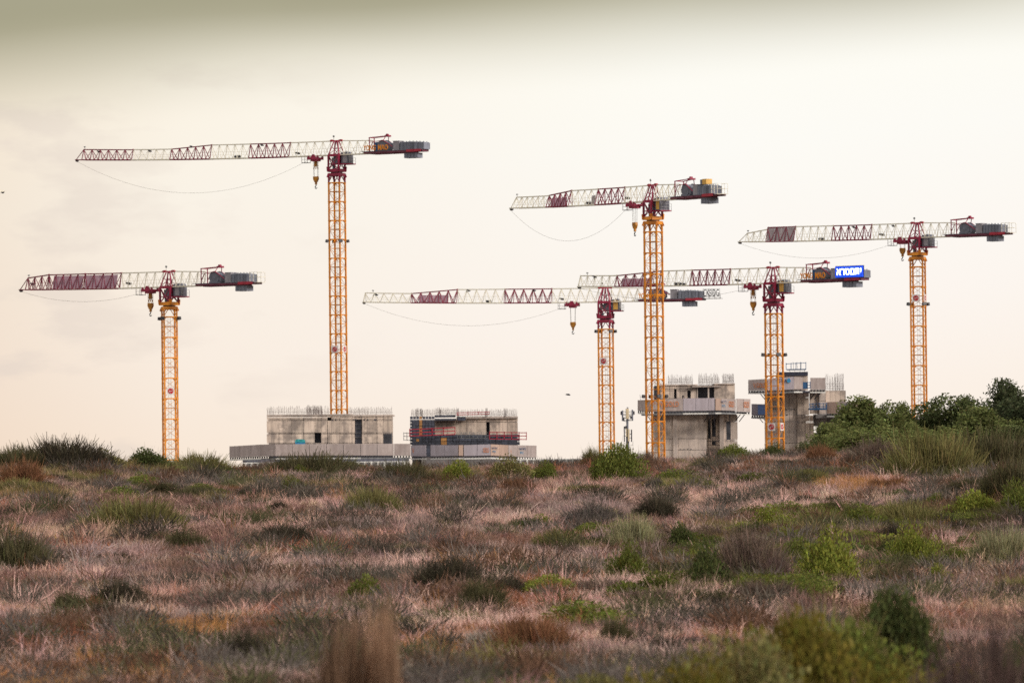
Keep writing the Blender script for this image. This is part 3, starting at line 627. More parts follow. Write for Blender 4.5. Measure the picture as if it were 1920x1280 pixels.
# ------------------------------------------------------------------ unfinished buildings
def rect_cells(xsplit, ysplit, holes):
    X = sorted(set(xsplit + [h[0] for h in holes] + [h[1] for h in holes])); Y = sorted(set(ysplit + [h[2] for h in holes] + [h[3] for h in holes]))
    for a, b in zip(X, X[1:]):
        if b - a < .8: continue
        for c, d in zip(Y, Y[1:]):
            if d - c < .8: continue
            mx_, my_ = (a + b) / 2, (c + d) / 2
            if any(h[0] <= mx_ <= h[1] and h[2] <= my_ <= h[3] for h in holes): continue
            yield a, b, c, d
class Bld:
    def __init__(s, name, px, D, label, cat='building', group='unfinished concrete buildings'):
        X = WX(px, 860, D); s.g = -6.0; s.D = D; s.o = empty(name, (X, D, s.g)); s.X = X; tag(s.o, label, cat, group)
    def p(s, px, py, D=None):
        D = D or s.D; v = W(px, py, D); return Vector((v.x - s.X, D - s.D, v.z - s.g))
    def box(s, name, mt, x0, x1, yt, yb, D0, depth, parent=None, zb=None):
        a = s.p(x0, yt, D0); b = s.p(x1, yb, D0); zt = s.p((x0 + x1) / 2, yt, D0).z; z0 = s.p((x0 + x1) / 2, yb, D0).z if zb is None else zb
        return build(MB().box(a.x, b.x, D0 - s.D, D0 - s.D + depth, z0, zt), name, M[mt], parent or s.o)
    def facade(s, mt, x0, x1, yt, yb, D0, xsplit, ysplit, holes=(), thick=.5, name='wall_panel'):
        for a, b, c, d in rect_cells([x0, x1] + list(xsplit), [yt, yb] + list(ysplit), list(holes)):
            A = s.p(a, d, D0); B = s.p(b, c, D0); g = .025; pr = random.uniform(0, .025)
            build(MB().box(A.x + g, B.x - g, D0 - s.D - pr, D0 - s.D + thick, A.z + g, B.z - g), name, M[mt], s.o)
    def fence(s, pts, mts, joints=2.4, bottom=True):
        """pts: (px, D, y_top, y_bottom); one standing screen panel after another along that line, bracket teeth and a pale joist below"""
        for i, (q0, q1) in enumerate(zip(pts, pts[1:])):
            a0, b0 = s.p(q0[0], q0[2], q0[1]), s.p(q0[0], q0[3], q0[1]); a1, b1 = s.p(q1[0], q1[2], q1[1]), s.p(q1[0], q1[3], q1[1])
            mk = mts[i % len(mts)] if isinstance(mts, list) else mts
            if mk is None: continue
            ln = (a1 - a0).length; n = max(1, round(ln / joints)); dirv = (a1 - a0).normalized(); nrm = Vector((dirv.y, -dirv.x, 0)).normalized()
            if nrm.y > 0: nrm = -nrm
            for k in range(n):
                u0, u1 = k / n + .012 / n, (k + 1) / n - .012 / n
                T0, T1 = a0.lerp(a1, u0), a0.lerp(a1, u1); B0, B1 = b0.lerp(b1, u0), b0.lerp(b1, u1); o = nrm * random.uniform(0, .03)
                vs = [B0 + o, B1 + o, T1 + o, T0 + o]; vs += [v - nrm * .08 for v in vs]
                build(MB().add(vs, [(0, 1, 2, 3), (7, 6, 5, 4), (0, 4, 5, 1), (1, 5, 6, 2), (2, 6, 7, 3), (3, 7, 4, 0)]), 'screen_panel', M[mk], s.o)
            if bottom:
                m = MB()
                for k in range(max(2, int(ln / .45))):
                    p = b0.lerp(b1, (k + .5) / max(2, int(ln / .45))); m.box(p.x - .09, p.x + .09, p.y - .02, p.y + 1.5, p.z - .3, p.z - .03)
                m.bar(b0 - nrm * .8 + Vector((0, 0, -.05)), b1 - nrm * .8 + Vector((0, 0, -.05)), 1.4, .06)
                tag(build(m, 'deck_brackets', M['dark'], s.o), kind='stuff')
                m = MB(); m.bar(b0 + Vector((0, 0, -.42)) - nrm * .1, b1 + Vector((0, 0, -.42)) - nrm * .1, .12, .2)
                build(m, 'edge_joist', M['pillar'] if i % 2 == 0 else M['steel'], s.o)
    def rebar(s, x0, x1, y, D0, n, hmin=.8, hmax=1.5, depth=.4, rails=1):
        m = MB()
        for k in range(n):
            px = x0 + (x1 - x0) * (k + random.uniform(-.4, .4)) / n; b = s.p(px, y, D0); b.y += random.uniform(0, depth); h = random.uniform(hmin, hmax)
            m.bar(b - Vector((0, 0, .1)), b + Vector((random.uniform(-.08, .08), 0, h)), .026)
        for r in range(rails):
            a, b = s.p(x0, y, D0), s.p(x1, y, D0); z = Vector((0, depth / 2, .35 + r * .35)); m.bar(a + z, b + z, .035)
        tag(build(m, 'rebar', M['rebar'], s.o), kind='stuff')
    def text(s, body, px0, px1, y0, y1, D0, mt, name='lettering', D1=None, off=.12):
        tm = text_mesh(body, 1, .006, M[mt], .012); A = s.p(px0, y1, D0); B = s.p(px1, y1, D1 or D0); T = s.p(px0, y0, D0)
        o = link(name, tm, s.o); fit_text(o, tm, (B - A).length, T.z - A.z); d = (B - A); d.z = 0; d.normalize()
        o.matrix_basis = Matrix(((d.x, 0, -d.y if False else d.y, A.x + d.y * off), (d.y, 0, -d.x, A.y - d.x * off), (0, 1, 0, A.z), (0, 0, 0, 1))) @ o.matrix_basis

# A: the long streaked block with the tall crane behind its top
A = Bld('concrete_block', 600, 888, 'long streaked concrete block, starter bars on top, wide screened deck around its base')
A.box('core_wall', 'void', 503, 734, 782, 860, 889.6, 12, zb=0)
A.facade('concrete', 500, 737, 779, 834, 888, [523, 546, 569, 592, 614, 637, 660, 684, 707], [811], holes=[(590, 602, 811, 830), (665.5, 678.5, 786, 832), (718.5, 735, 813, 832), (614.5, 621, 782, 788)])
A.box('roof_slab', 'concrete2', 500, 660, 776.5, 779, 887.9, 13)
A.box('roof_slab', 'concrete2', 661, 737, 777, 779.6, 887.9, 13)
A.box('opening_shutter', 'form', 666, 678, 786, 832, 888.5, .1)
for y in (795, 803, 811, 819): A.box('shutter_rail', 'steel', 666, 678, y, y + .6, 888.4, .06)
A.rebar(501, 515, 776, 889, 16, .9, 1.3); A.rebar(515, 618, 776, 890, 90, .7, 1.35, 3); A.rebar(650, 690, 776, 892, 50, .7, 1.2, 4); A.rebar(690, 736, 777, 889, 40, .8, 1.3); A.rebar(575, 604, 776, 892, 70, .7, 1.5, 5, 3)
random.seed(21)
for k in range(9):
    px = random.uniform(602, 728); A.box('tie_hole', 'void', px, px + 1.6, 785, 788, 887.93, .1)
A.fence([(430, 884, 836.5, 857), (489, 880, 833, 855), (516, 878.5, 832.5, 854.5), (676, 878.5, 831.5, 853.5), (770, 879, 831.5, 853.5)], ['ply', 'ply', 'ply', 'ply'], 2.5)
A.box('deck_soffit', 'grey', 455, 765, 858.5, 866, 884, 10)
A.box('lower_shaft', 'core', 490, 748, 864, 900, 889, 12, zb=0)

st = Bld('covered_stack', 562, 886, 'turquoise covered stack on the deck against the streaked concrete block', 'covered stack', 'site materials')
m = MB(); p0, p1 = st.p(553, 834, 886), st.p(572, 822.8, 886)
m.prism([(p0.x, p1.z - .45), (p0.x + .12, p1.z - .06), (p0.x + .5, p1.z), (p1.x - .4, p1.z - .03), (p1.x - .08, p1.z - .12), (p1.x, p1.z - .5)], 'y', 0, .95)
build(m, 'cover', M['cloth'], st.o); build(MB().box(p0.x + .03, p1.x - .03, .03, .9, p0.z - .3, p1.z - .46), 'stack_base', M['printc'], st.o)

# B: the block wrapped in formwork
B = Bld('formwork_block', 880, 896, 'concrete block half wrapped in dark formwork with red railings')
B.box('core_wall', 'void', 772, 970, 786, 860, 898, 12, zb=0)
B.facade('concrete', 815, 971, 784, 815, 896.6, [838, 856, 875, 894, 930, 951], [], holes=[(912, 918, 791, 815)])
B.box('roof_edge', 'concrete2', 856, 971, 780.5, 784, 896.2, 12)
random.seed(5)
xsf = list(np.linspace(768.5, 815, 9)); ysf = list(np.linspace(780, 834, 10))
for i in range(8):
    for j in range(9):
        if i in (3,) and j < 6: mt_ = 'formorange'
        elif i == 2 and j == 7: mt_ = 'formorange'
        else: mt_ = 'form'
        B.box('formwork_panel', mt_, xsf[i] + .3, xsf[i + 1] - .3, ysf[j] + .5, ysf[j + 1] - .5, 895.2 + random.uniform(0, .12), .5)
for i, (a, b) in enumerate(zip(np.linspace(815, 975, 15), np.linspace(815, 975, 15)[1:])):
    for (c, d) in ((814, 820), (820.5, 827), (827.5, 834)):
        B.box('formwork_panel', 'formorange' if (i == 1 and c > 815) else 'form', a + .3, b - .3, c + .3, d - .3, 895.6 + random.uniform(0, .12), .5)
B.box('table_form', 'form', 815, 854, 778, 782, 895.3, 3); B.box('table_form', 'form', 815, 854, 784.5, 788, 895.3, 3); B.box('table_form', 'form', 858, 873, 781, 788, 895.4, 1)
def rails(b, x0, x1, ysl, D0, mt, posts=6, name='railing', t=.07):
    m = MB()
    for y in ysl: m.bar(b.p(x0, y[0], D0), b.p(x1, y[1], D0), t)
    for k in range(posts):
        u = k / (posts - 1); x = x0 + (x1 - x0) * u; yt_ = ysl[0][0] + (ysl[0][1] - ysl[0][0]) * u; yb_ = ysl[-1][0] + (ysl[-1][1] - ysl[-1][0]) * u
        m.bar(b.p(x, yt_ - 1.5, D0), b.p(x, yb_ + 1, D0), t)
    return build(m, name, M[mt], b.o)
rails(B, 768, 853, [(805, 801), (811, 807.5), (817, 814)], 893.6, 'red', 5, 'red_railing', .13)
rails(B, 918, 987, [(810, 811), (816.5, 817), (822.5, 823.5)], 893.6, 'red', 6, 'red_railing', .12)
rails(B, 858, 918, [(811, 811), (816, 816), (821, 821)], 893.8, 'steel', 9, 'scaffold_railing', .06)
rails(B, 757, 769, [(811.5, 812), (817.5, 818), (824.5, 825)], 894, 'steel', 3, 'scaffold_railing', .09)
rails(B, 857, 917, [(773.5, 772), (777.5, 776)], 895, 'red', 4, 'red_railing', .1)
B.rebar(771, 816, 779, 896, 46, .8, 1.1, .5); B.rebar(816, 858, 778, 897, 60, .8, 1.3, 1); B.rebar(858, 930, 781, 897, 80, .8, 1.3, 2); B.rebar(930, 970, 781, 896.5, 44, .9, 1.3)
for px in (780, 788, 823, 856, 910, 945): B.rebar(px, px + 5, 780, 896, 10, 1.0, 1.35, .3, 0)
B.fence([(770, 892, 834.5, 855), (799, 891, 834, 855)], 'plylilac', 2.5); B.fence([(807, 890, 834, 855), (859, 888, 834, 854)], 'plylilac', 2.3)
B.fence([(860, 888, 834, 854), (868.5, 888, 834, 854)], 'plytan', 1); B.fence([(869.5, 888, 834, 854.5), (920, 888, 832.5, 853.5)], 'plylilac', 1.8)
B.fence([(920, 888, 832.5, 853.5), (953, 889.5, 834, 855), (1006, 892, 835, 857)], ['plytan', 'ply'], 1.5)
B.box('service_gap', 'form', 799.5, 806.5, 835, 856, 893, .3)
B.text('V.GOLD', 773, 798.5, 840, 850, 892, 'printo', D1=891.2)
B.text('GOLD', 906, 917, 839, 848, 888, 'printo'); B.text('\u05e8\u05d5\u05de\u05e8\u05e1\u05df', 921, 932, 838, 842.5, 888, 'printb', D1=888.5); B.text('PYG', 923, 929, 844.5, 848, 888.1, 'printc', D1=888.4)
B.text('GOLD', 957, 968, 841, 850, 889.8, 'printo', D1=890.4); B.text('\u05e8\u05d5\u05de\u05e8\u05e1\u05df', 972, 985, 839.5, 844, 890.4, 'printb', D1=891.1); B.text('PYG', 975, 982, 846.5, 851, 890.6, 'printc', D1=891)
B.box('lower_shaft', 'core', 790, 960, 856, 900, 897, 10, zb=0)

# C: the tower with the ring deck behind the nearer orange mast
C = Bld('concrete_tower', 1300, 850, 'concrete tower with an overhanging screened ring deck, behind the orange mast')
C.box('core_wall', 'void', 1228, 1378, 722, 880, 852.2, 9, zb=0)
C.facade('concrete2', 1222, 1325, 776, 866, 850, [1240, 1256, 1272, 1292, 1309], [822, 843])
C.facade('concrete', 1325, 1354, 776, 866, 850.9, [1328, 1339], [826], holes=[(1327.5, 1332.5, 790, 822), (1335.5, 1342, 786, 818), (1335, 1342, 827, 834)])
C.facade('concrete2', 1354, 1383, 776, 866, 850.1, [1361, 1373], [827], holes=[(1362, 1370, 790, 824)])
C.box('pilaster', 'concrete2', 1262, 1271, 776, 866, 849.8, .5)
C.box('pilaster', 'concrete2', 1349, 1358, 776, 866, 849.6, .5)
for px in (1275, 1282, 1289, 1295): C.box('tie_hole', 'void', px, px + 1.6, 841, 843, 849.95, .1)
C.facade('concrete', 1238, 1307, 722, 748, 851, [1256, 1275, 1292], [], holes=[(1264, 1268.5, 729, 747), (1289, 1295, 732, 747)])
C.box('roof_slab', 'concrete2', 1236, 1308, 720.5, 722.4, 850.8, 8); 
C.box('back_wall', 'concrete2', 1313, 1338, 725, 748, 853.5, .5)
C.facade('concrete', 1339, 1378, 720, 748, 850.8, [1365], [])
C.box('roof_slab', 'concrete2', 1298, 1352, 723, 725.3, 850.4, 6, None); C.box('roof_slab', 'concrete2', 1339, 1378, 718.5, 720.4, 850.6, 8)
C.box('column', 'concrete2', 1327, 1330, 725.3, 748, 850.7, .4)
C.box('concrete_partition', 'concrete2', 1307, 1308.6, 722.5, 748, 850.9, .3); C.box('light_wall', 'pillar', 1308.8, 1312, 731, 747, 853, .3)
C.rebar(1253, 1300, 720, 851, 60, .8, 1.5, 2, 2); C.rebar(1310, 1350, 720, 851, 50, 1.0, 1.7, 2, 2); C.rebar(1355, 1377, 718, 851, 36, 1.0, 1.5, 1, 1); C.rebar(1228, 1252, 724, 853, 12, .8, 1.4, 2, 1)
C.fence([(1195.5, 848, 750, 769), (1220, 846, 749, 771), (1281, 845.5, 746.5, 770), (1328, 845.5, 746, 769.5), (1340, 845.5, 746, 769)], ['ply', 'ply', 'plylilac', 'plylilac'], 2.4)
C.fence([(1341.5, 845.5, 747, 769), (1352, 845.7, 747, 769), (1380, 846.5, 748, 770)], ['plytan', 'ply'], 1.6); C.fence([(1381, 847, 747, 771), (1407, 848, 748, 772)], 'ply', 1.5)
C.text('V.GOLD', 1238, 1273, 752.5, 762.5, 845.9, 'printo', D1=845.6, off=.16); C.text('GOLD', 1366, 1376, 752, 763, 846.2, 'printo', D1=846.4); C.text('GOLD', 1394, 1404, 753, 764, 847.5, 'printo', D1=847.9)
C.text('\u05e8\u05d5\u05de\u05e8\u05e1\u05df', 1351.5, 1362, 751, 755.5, 845.7, 'printb'); C.text('PYG', 1354, 1360, 758.5, 763, 845.8, 'printc')
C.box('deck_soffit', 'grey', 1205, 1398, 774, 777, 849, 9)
m = MB()
for px in (1212, 1222, 1330, 1338, 1346, 1388, 1396): m.bar(C.p(px, 777, 847), C.p(px + (10 if px < 1300 else -10), 790, 849.5), .09)
for px in (1331, 1340, 1368): m.bar(C.p(px, 776, 849), C.p(px, 800, 849.2), .12)
build(m, 'deck_struts', M['dark'], C.o)
m = MB()
m.bar(C.p(1201, 750, 847), C.p(1200, 740, 847), .05); m.bar(C.p(1211, 750, 847), C.p(1210, 740, 847), .14); m.bar(C.p(1280, 748, 846), C.p(1280, 741, 846), .2); m.bar(C.p(1283, 746, 846), C.p(1281.5, 741, 846), .12)
build(m, 'rail_posts', M['dark'], C.o)

# D: the right-hand tower with stepped decks
Dd = Bld('stepped_tower', 1500, 862, 'concrete tower with two stepped screened decks and a blue railing on top')
Dd.box('core_wall', 'void', 1440, 1512, 712, 880, 864, 9, zb=0)
Dd.facade('concrete2', 1434, 1495, 736, 868, 862, [1448, 1464, 1480], [767, 777, 790, 830])
Dd.facade('concrete', 1495, 1517, 736, 778, 861.6, [1506], [745])
Dd.facade('concrete', 1495, 1526, 778, 868, 861.5, [1509, 1518], [792, 830], holes=[(1525, 1526, 778, 790)])
Dd.facade('core', 1526, 1550, 776, 868, 863, [1538], [800], holes=[(1525, 1531, 799, 811)])
Dd.facade('concrete', 1518, 1537, 731, 776, 866, [1528], [])
Dd.facade('concrete', 1548, 1586, 732, 758, 866, [1557, 1566, 1576], []); Dd.box('back_core', 'core', 1537, 1586, 732, 800, 866.6, 8)
Dd.facade('concrete2', 1536, 1548, 731, 776, 865.6, [], [752])
Dd.facade('concrete', 1455, 1515, 704, 732, 863, [1472, 1489, 1503], []); Dd.box('navy_band', 'navy', 1460, 1515, 697, 704, 862.7, 7)
Dd.rebar(1549, 1584, 732, 866.5, 36, 1.4, 2.6, 3, 3); Dd.rebar(1566, 1583, 732, 867, 12, 2.4, 2.7, .5, 1); 
rails(Dd, 1474, 1511, [(682, 680), (692.5, 692)], 863, 'blue', 5, 'roof_railing', .09); Dd.box('roof_walkway', 'blue', 1476, 1511, 691.5, 693.5, 863, 1.5)
m = MB()
for px in (1488, 1495, 1501): m.bar(Dd.p(px, 692, 863.2), Dd.p(px - .8, 678, 863.2), .05)
for px in (1480, 1490, 1500, 1508): m.bar(Dd.p(px, 697.5, 863.2), Dd.p(px + .5, 692, 863.2), .05)
build(m, 'railing_posts', M['steel'], Dd.o)
Dd.fence([(1402.5, 858, 712, 732), (1439, 856.5, 710, 732), (1489, 856, 706, 729.5), (1505, 856.3, 707, 729.5)], ['ply', 'plylilac', 'ply'], 2.5)
Dd.fence([(1519, 858, 708, 730), (1548, 858, 708, 730)], 'ply', 2.3)
Dd.fence([(1409, 860, 757, 778), (1436, 858, 757.5, 779)], 'plylilac', 1.4); Dd.box('blue_hoarding', 'printb', 1421, 1435, 759, 777, 857.7, .1)
Dd.fence([(1550, 858, 753.5, 775), (1570, 857, 753, 775), (1600, 856, 753, 775), (1640, 856, 753, 775)], ['plytan', 'ply', 'plytan'], 1.6)
Dd.box('blue_platform', 'blue', 1517, 1550, 765, 768, 857.5, 3); rails(Dd, 1518, 1550, [(757, 756), (762, 762), (766, 766)], 857.5, 'blue', 6, 'blue_railing', .1)
Dd.box('blue_gate', 'blue', 1505.5, 1514, 716, 728.5, 857, .12); rails(Dd, 1514, 1519, [(717, 717), (722, 722), (727, 727)], 857, 'blue', 2, 'blue_railing', .1)
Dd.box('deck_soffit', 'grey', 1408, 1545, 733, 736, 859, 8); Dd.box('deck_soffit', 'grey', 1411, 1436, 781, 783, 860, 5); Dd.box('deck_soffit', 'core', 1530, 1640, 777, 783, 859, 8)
m = MB()
for px, e in ((1424, 10), (1430, 8), (1540, -14), (1528, -8)): m.bar(Dd.p(px, 736, 859), Dd.p(px + e, 748, 861), .09)
for px in (1423, 1430): m.bar(Dd.p(px, 783, 860), Dd.p(px + 8, 792, 861.5), .08)
m.bar(Dd.p(1528, 748, 857.4), Dd.p(1537, 762, 857.4), .12)
build(m, 'deck_struts', M['dark'], Dd.o)
Dd.text('V.GOLD', 1413, 1437, 718, 727, 857.6, 'printo', D1=856.6); Dd.text('EZAK', 1460, 1476, 710, 716, 856.3, 'printb', D1=856.15)
m = MB(); c = Dd.p(1479, 713, 855.95); m.prism([(c.x + .3 * math.cos(a) * (1 if math.sin(a) < .2 else .7), c.z + .36 * math.sin(a)) for a in np.linspace(0, 2 * math.pi, 13)[:-1]], 'y', c.y - .02, c.y + .02)
build(m, 'blue_emblem', M['printc'], Dd.o)
Dd.text('\u05e8\u05d5\u05de\u05e8\u05e1\u05df', 1579, 1597, 756.5, 762, 856.5, 'printb', D1=856.05); Dd.text('PYG', 1584, 1593, 764, 769, 856.4, 'printc', D1=856.1)
for px, py in ((1474, 767), (1483, 767), (1489, 767), (1475, 777), (1493, 776), (1503, 777)): Dd.box('tie_hole', 'void', px, px + 1.5, py, py + 1.8, 861.4 if px > 1495 else 861.93, .1)

# low wall with white pillars just above the crest
def pillar_wall(x0, x1, y0, y1, D, n, label):
    b = Bld('pillared_wall', (x0 + x1) / 2, D, label, 'wall', 'low pillared walls of the site')
    b.box('wall', 'steel', x0, x1, y0 + 1.5, y1 + 25, D, .4, zb=0); b.box('coping', 'pillar', x0 - 1, x1 + 1, y0, y0 + 1.3, D - .1, .7)
    for k in range(n):
        px = x0 + (x1 - x0) * (k + .5) / n; A_, B_ = b.p(px - 2.2, y1 + 20, D), b.p(px + 2.2, y0 + 1.4, D)
        m = MB(); m.prism([(A_.x - .15, 0), (B_.x + .15, 0), (B_.x - .06, B_.z), (A_.x + .06, B_.z)], 'y', -.55, -.01); build(m, 'pillar', M['pillar'], b.o)
pillar_wall(455, 512, 866.5, 880, 860, 5, 'short row of white pillars under the left end of the screened deck')
pillar_wall(666, 765, 864.5, 880, 860, 8, 'row of white pillars on a grey wall between two screened decks')
pillar_wall(958, 1105, 860, 876, 860, 12, 'long row of white pillars on a low grey wall above the dune crest')

# ------------------------------------------------------------------ mobile phone mast
def phone_mast():
    D = 640; b = W(1177, 850, D); g = tz(b.x, D); o = empty('phone_mast', (b.x, D, g)); s = pxm(D); tag(o, 'slender mobile phone mast with beige and grey panel antennas between two orange crane masts', 'phone mast')
    Z = lambda y: WZ(1177, y, D) - g
    X = lambda px: (px - 1177) / s
    m = MB(); m.cyl((0, 0, 0), (0, 0, Z(785)), .13, 10)
    for q in (-.3, .3): m.bar((q, 0, 0), (q * .4, 0, Z(806)), .06)
    build(m, 'pole', M['grey'], o)
    for px, y0, y1, mt, wd, dep in ((1177, 766, 785, 'beige', .36, .3), (1179, 804, 827, 'beige', .22, .2), (1175, 803, 818, 'beige', .14, .16), (1168, 769, 789, 'grey', .18, .2), (1186.5, 768, 788, 'grey', .18, .2),
                                    (1165.5, 771, 777, 'dark', .16, .2), (1189.5, 771, 777, 'dark', .16, .2), (1171, 799, 828, 'dark', .12, .2), (1184.5, 805, 828, 'dark', .14, .2), (1173, 799, 803, 'dark', .35, .25), (1170, 783, 788, 'dark', .2, .2), (1184, 780, 785, 'dark', .2, .2)):
        m = MB(); x = X(px); z0, z1 = Z(y1), Z(y0); e = wd * .5
        m.prism([(x - e, -.1), (x - e * .7, -.1 - dep), (x + e * .7, -.1 - dep), (x + e, -.1)], 'z', z0, z1); m.bar((x, -.1, (z0 + z1) / 2 - .2), (0, 0, (z0 + z1) / 2 - .3), .05); m.bar((x, -.1, (z0 + z1) / 2 + .2), (0, 0, (z0 + z1) / 2 + .1), .05)
        build(m, 'panel_antenna', M[mt], o)
    m = MB()
    for px in (1170, 1187): m.bar((X(px), 0, 0), (X(px), 0, Z(828)), .035)
    for y in (834, 842): m.bar((X(1170), 0, Z(y)), (X(1187), 0, Z(y)), .03)
    m.bar((X(1167), 0, Z(788)), (X(1188), 0, Z(788)), .07); build(m, 'frame', M['steel'], o)
    m = MB(); m.cyl((.05, 0, Z(766)), (.05, 0, Z(763)), .1, 8); build(m, 'beacon', M['cabgrey'], o)
phone_mast()

# a small bird in the open sky
def bird():
    D = 260; p = W(1065, 740, D)
    m = MB(); m.tube([(-.13, 0, 0), (-.07, 0, .005), (0, 0, .012), (.07, 0, .005), (.1, 0, .01), (.125, 0, .005)], [.006, .025, .038, .03, .024, .006], 8)
    m.add([(-.12, -.012, 0), (-.12, .012, 0), (-.2, .03, .0), (-.2, -.03, .0)], [(0, 1, 2, 3)])
    for s in (-1, 1):
        pts = [(.05, s * .02, .02), (.035, s * .11, .055), (-.005, s * .2, .03), (-.03, s * .19, .028), (-.04, s * .1, .045), (-.04, s * .02, .015)]
        m.add(pts + [(a, b, c + .008) for a, b, c in pts], [(0, 1, 2, 3, 4, 5), (11, 10, 9, 8, 7, 6)] + [(i, (i + 1) % 6, 6 + (i + 1) % 6, 6 + i) for i in range(6)])
    o = build(m, 'bird', M['dark'], None, p); o.rotation_euler = (0, .1, R(20)); tag(o, 'tiny dark bird flying in the open sky above the dune', 'bird')
bird()

# ------------------------------------------------------------------ vegetation
def leaf_mesh(name, quads, cols, mt):
    """quads: (n,4,3) array, cols: (n,3)"""
    n = len(quads); me = bpy.data.meshes.new(name); me.vertices.add(n * 4); me.vertices.foreach_set('co', quads.reshape(-1).astype(np.float32))
    me.loops.add(n * 4); me.polygons.add(n); me.loops.foreach_set('vertex_index', np.arange(n * 4, dtype=np.int32)); me.polygons.foreach_set('loop_start', np.arange(0, n * 4, 4, dtype=np.int32))
    try: me.polygons.foreach_set('loop_total', np.full(n, 4, dtype=np.int32))
    except Exception: pass
    me.update(calc_edges=True)
    ca = me.color_attributes.new('leafcol', 'FLOAT_COLOR', 'POINT'); c = np.ones((n, 4, 4), np.float32); c[:, :, :3] = cols[:, None, :]; ca.data.foreach_set('color', c.reshape(-1))
    me.materials.append(mt); return me
def blades(base, tipv, wid, bend, r, top=.25):
    """two-quad blades from base to base+tipv with a sideways bend; returns (2n,4,3)"""
    n = len(base); side = np.cross(tipv, r.normal(size=(n, 3))); side /= np.linalg.norm(side, axis=1, keepdims=True) + 1e-9
    mid = base + tipv * .55 + bend * .35; tip = base + tipv + bend; w_ = np.asarray(wid).reshape(-1, 1)
    q1 = np.stack([base - side * w_, base + side * w_, mid + side * w_ * .8, mid - side * w_ * .8], 1)
    q2 = np.stack([mid - side * w_ * .8, mid + side * w_ * .8, tip + side * w_ * top, tip - side * w_ * top], 1)
    return np.concatenate([q1, q2])
def unit(r, n): v = r.normal(size=(n, 3)); return v / np.linalg.norm(v, axis=1, keepdims=True)

def grass_tuft(seed, n=46, hgt=.42, spread=.2, lean=.45, wid=.0042, branch=True):
    r = np.random.default_rng(seed); a = r.uniform(0, 2 * math.pi, n); rad = spread * np.sqrt(r.uniform(0, 1, n))
    base = np.stack([rad * np.cos(a), rad * np.sin(a), np.full(n, -.03)], 1)
    h = hgt * r.uniform(.45, 1.0, n); a2 = a + r.normal(0, .9, n); ln = h * np.abs(r.normal(0, lean, n))
    tv = np.stack([ln * np.cos(a2), ln * np.sin(a2), h], 1); bd = np.stack([np.cos(a2), np.sin(a2), -.4 * np.ones(n)], 1) * (h * r.uniform(0, .22, n))[:, None]
    q = [blades(base, tv, wid * r.uniform(.7, 1.3, n), bd, r)]; k = r.uniform(.35, 1.5, n); cs = [np.tile(k[:, None] * np.array([[1, 1, 1]]), (2, 1))]
    if branch:
        m_ = n; idx = r.integers(0, n, m_); t = r.uniform(.45, .9, m_)[:, None]; b2 = base[idx] + tv[idx] * t + bd[idx] * t * t
        d2 = tv[idx] * .22 + unit(r, m_) * (h[idx] * .22)[:, None]; d2[:, 2] = np.abs(d2[:, 2])
        q.append(blades(b2, d2, wid * .7 * np.ones(m_), d2 * 0, r)); cs.append(np.tile((r.uniform(.7, 1.35, m_))[:, None] * np.ones((1, 3)), (2, 1)))
    return np.concatenate(q), np.concatenate(cs)
def cushion(seed, n=420, hgt=.3, wid=.0036, rx=.34):
    """low twiggy cushion"""
    r = np.random.default_rng(seed); d = unit(r, n); d[:, 2] = np.abs(d[:, 2]); st = d * np.array([rx, rx, hgt]) * r.uniform(.2, .8, (n, 1))
    tv = d * np.array([rx, rx, hgt]) * r.uniform(.12, .36, (n, 1)) + unit(r, n) * .05
    q = blades(st, tv, wid * r.uniform(.7, 1.4, n), unit(r, n) * .03, r); return q, np.tile((r.uniform(.5, 1.3, n))[:, None] * np.ones((1, 3)), (2, 1))
tufts = bpy.data.collections.new('tuft_kinds')
KIND = []
for i in range(5): KIND.append(grass_tuft(100 + i))
for i in range(3): KIND.append(grass_tuft(200 + i, n=60, hgt=.30, spread=.24, lean=.7, wid=.0045))
for i in range(2): KIND.append(grass_tuft(300 + i, n=26, hgt=.62, spread=.12, lean=.25, wid=.0045))
for i in range(3): KIND.append(cushion(400 + i))
for i in range(2): KIND.append(cushion(500 + i, n=260, hgt=.26, wid=.006, rx=.28))
for i, (q, c) in enumerate(KIND):
    o = bpy.data.objects.new('tuft_%02d' % i, leaf_mesh('tuft_%02d' % i, q, c, M['blade'])); tufts.objects.link(o)

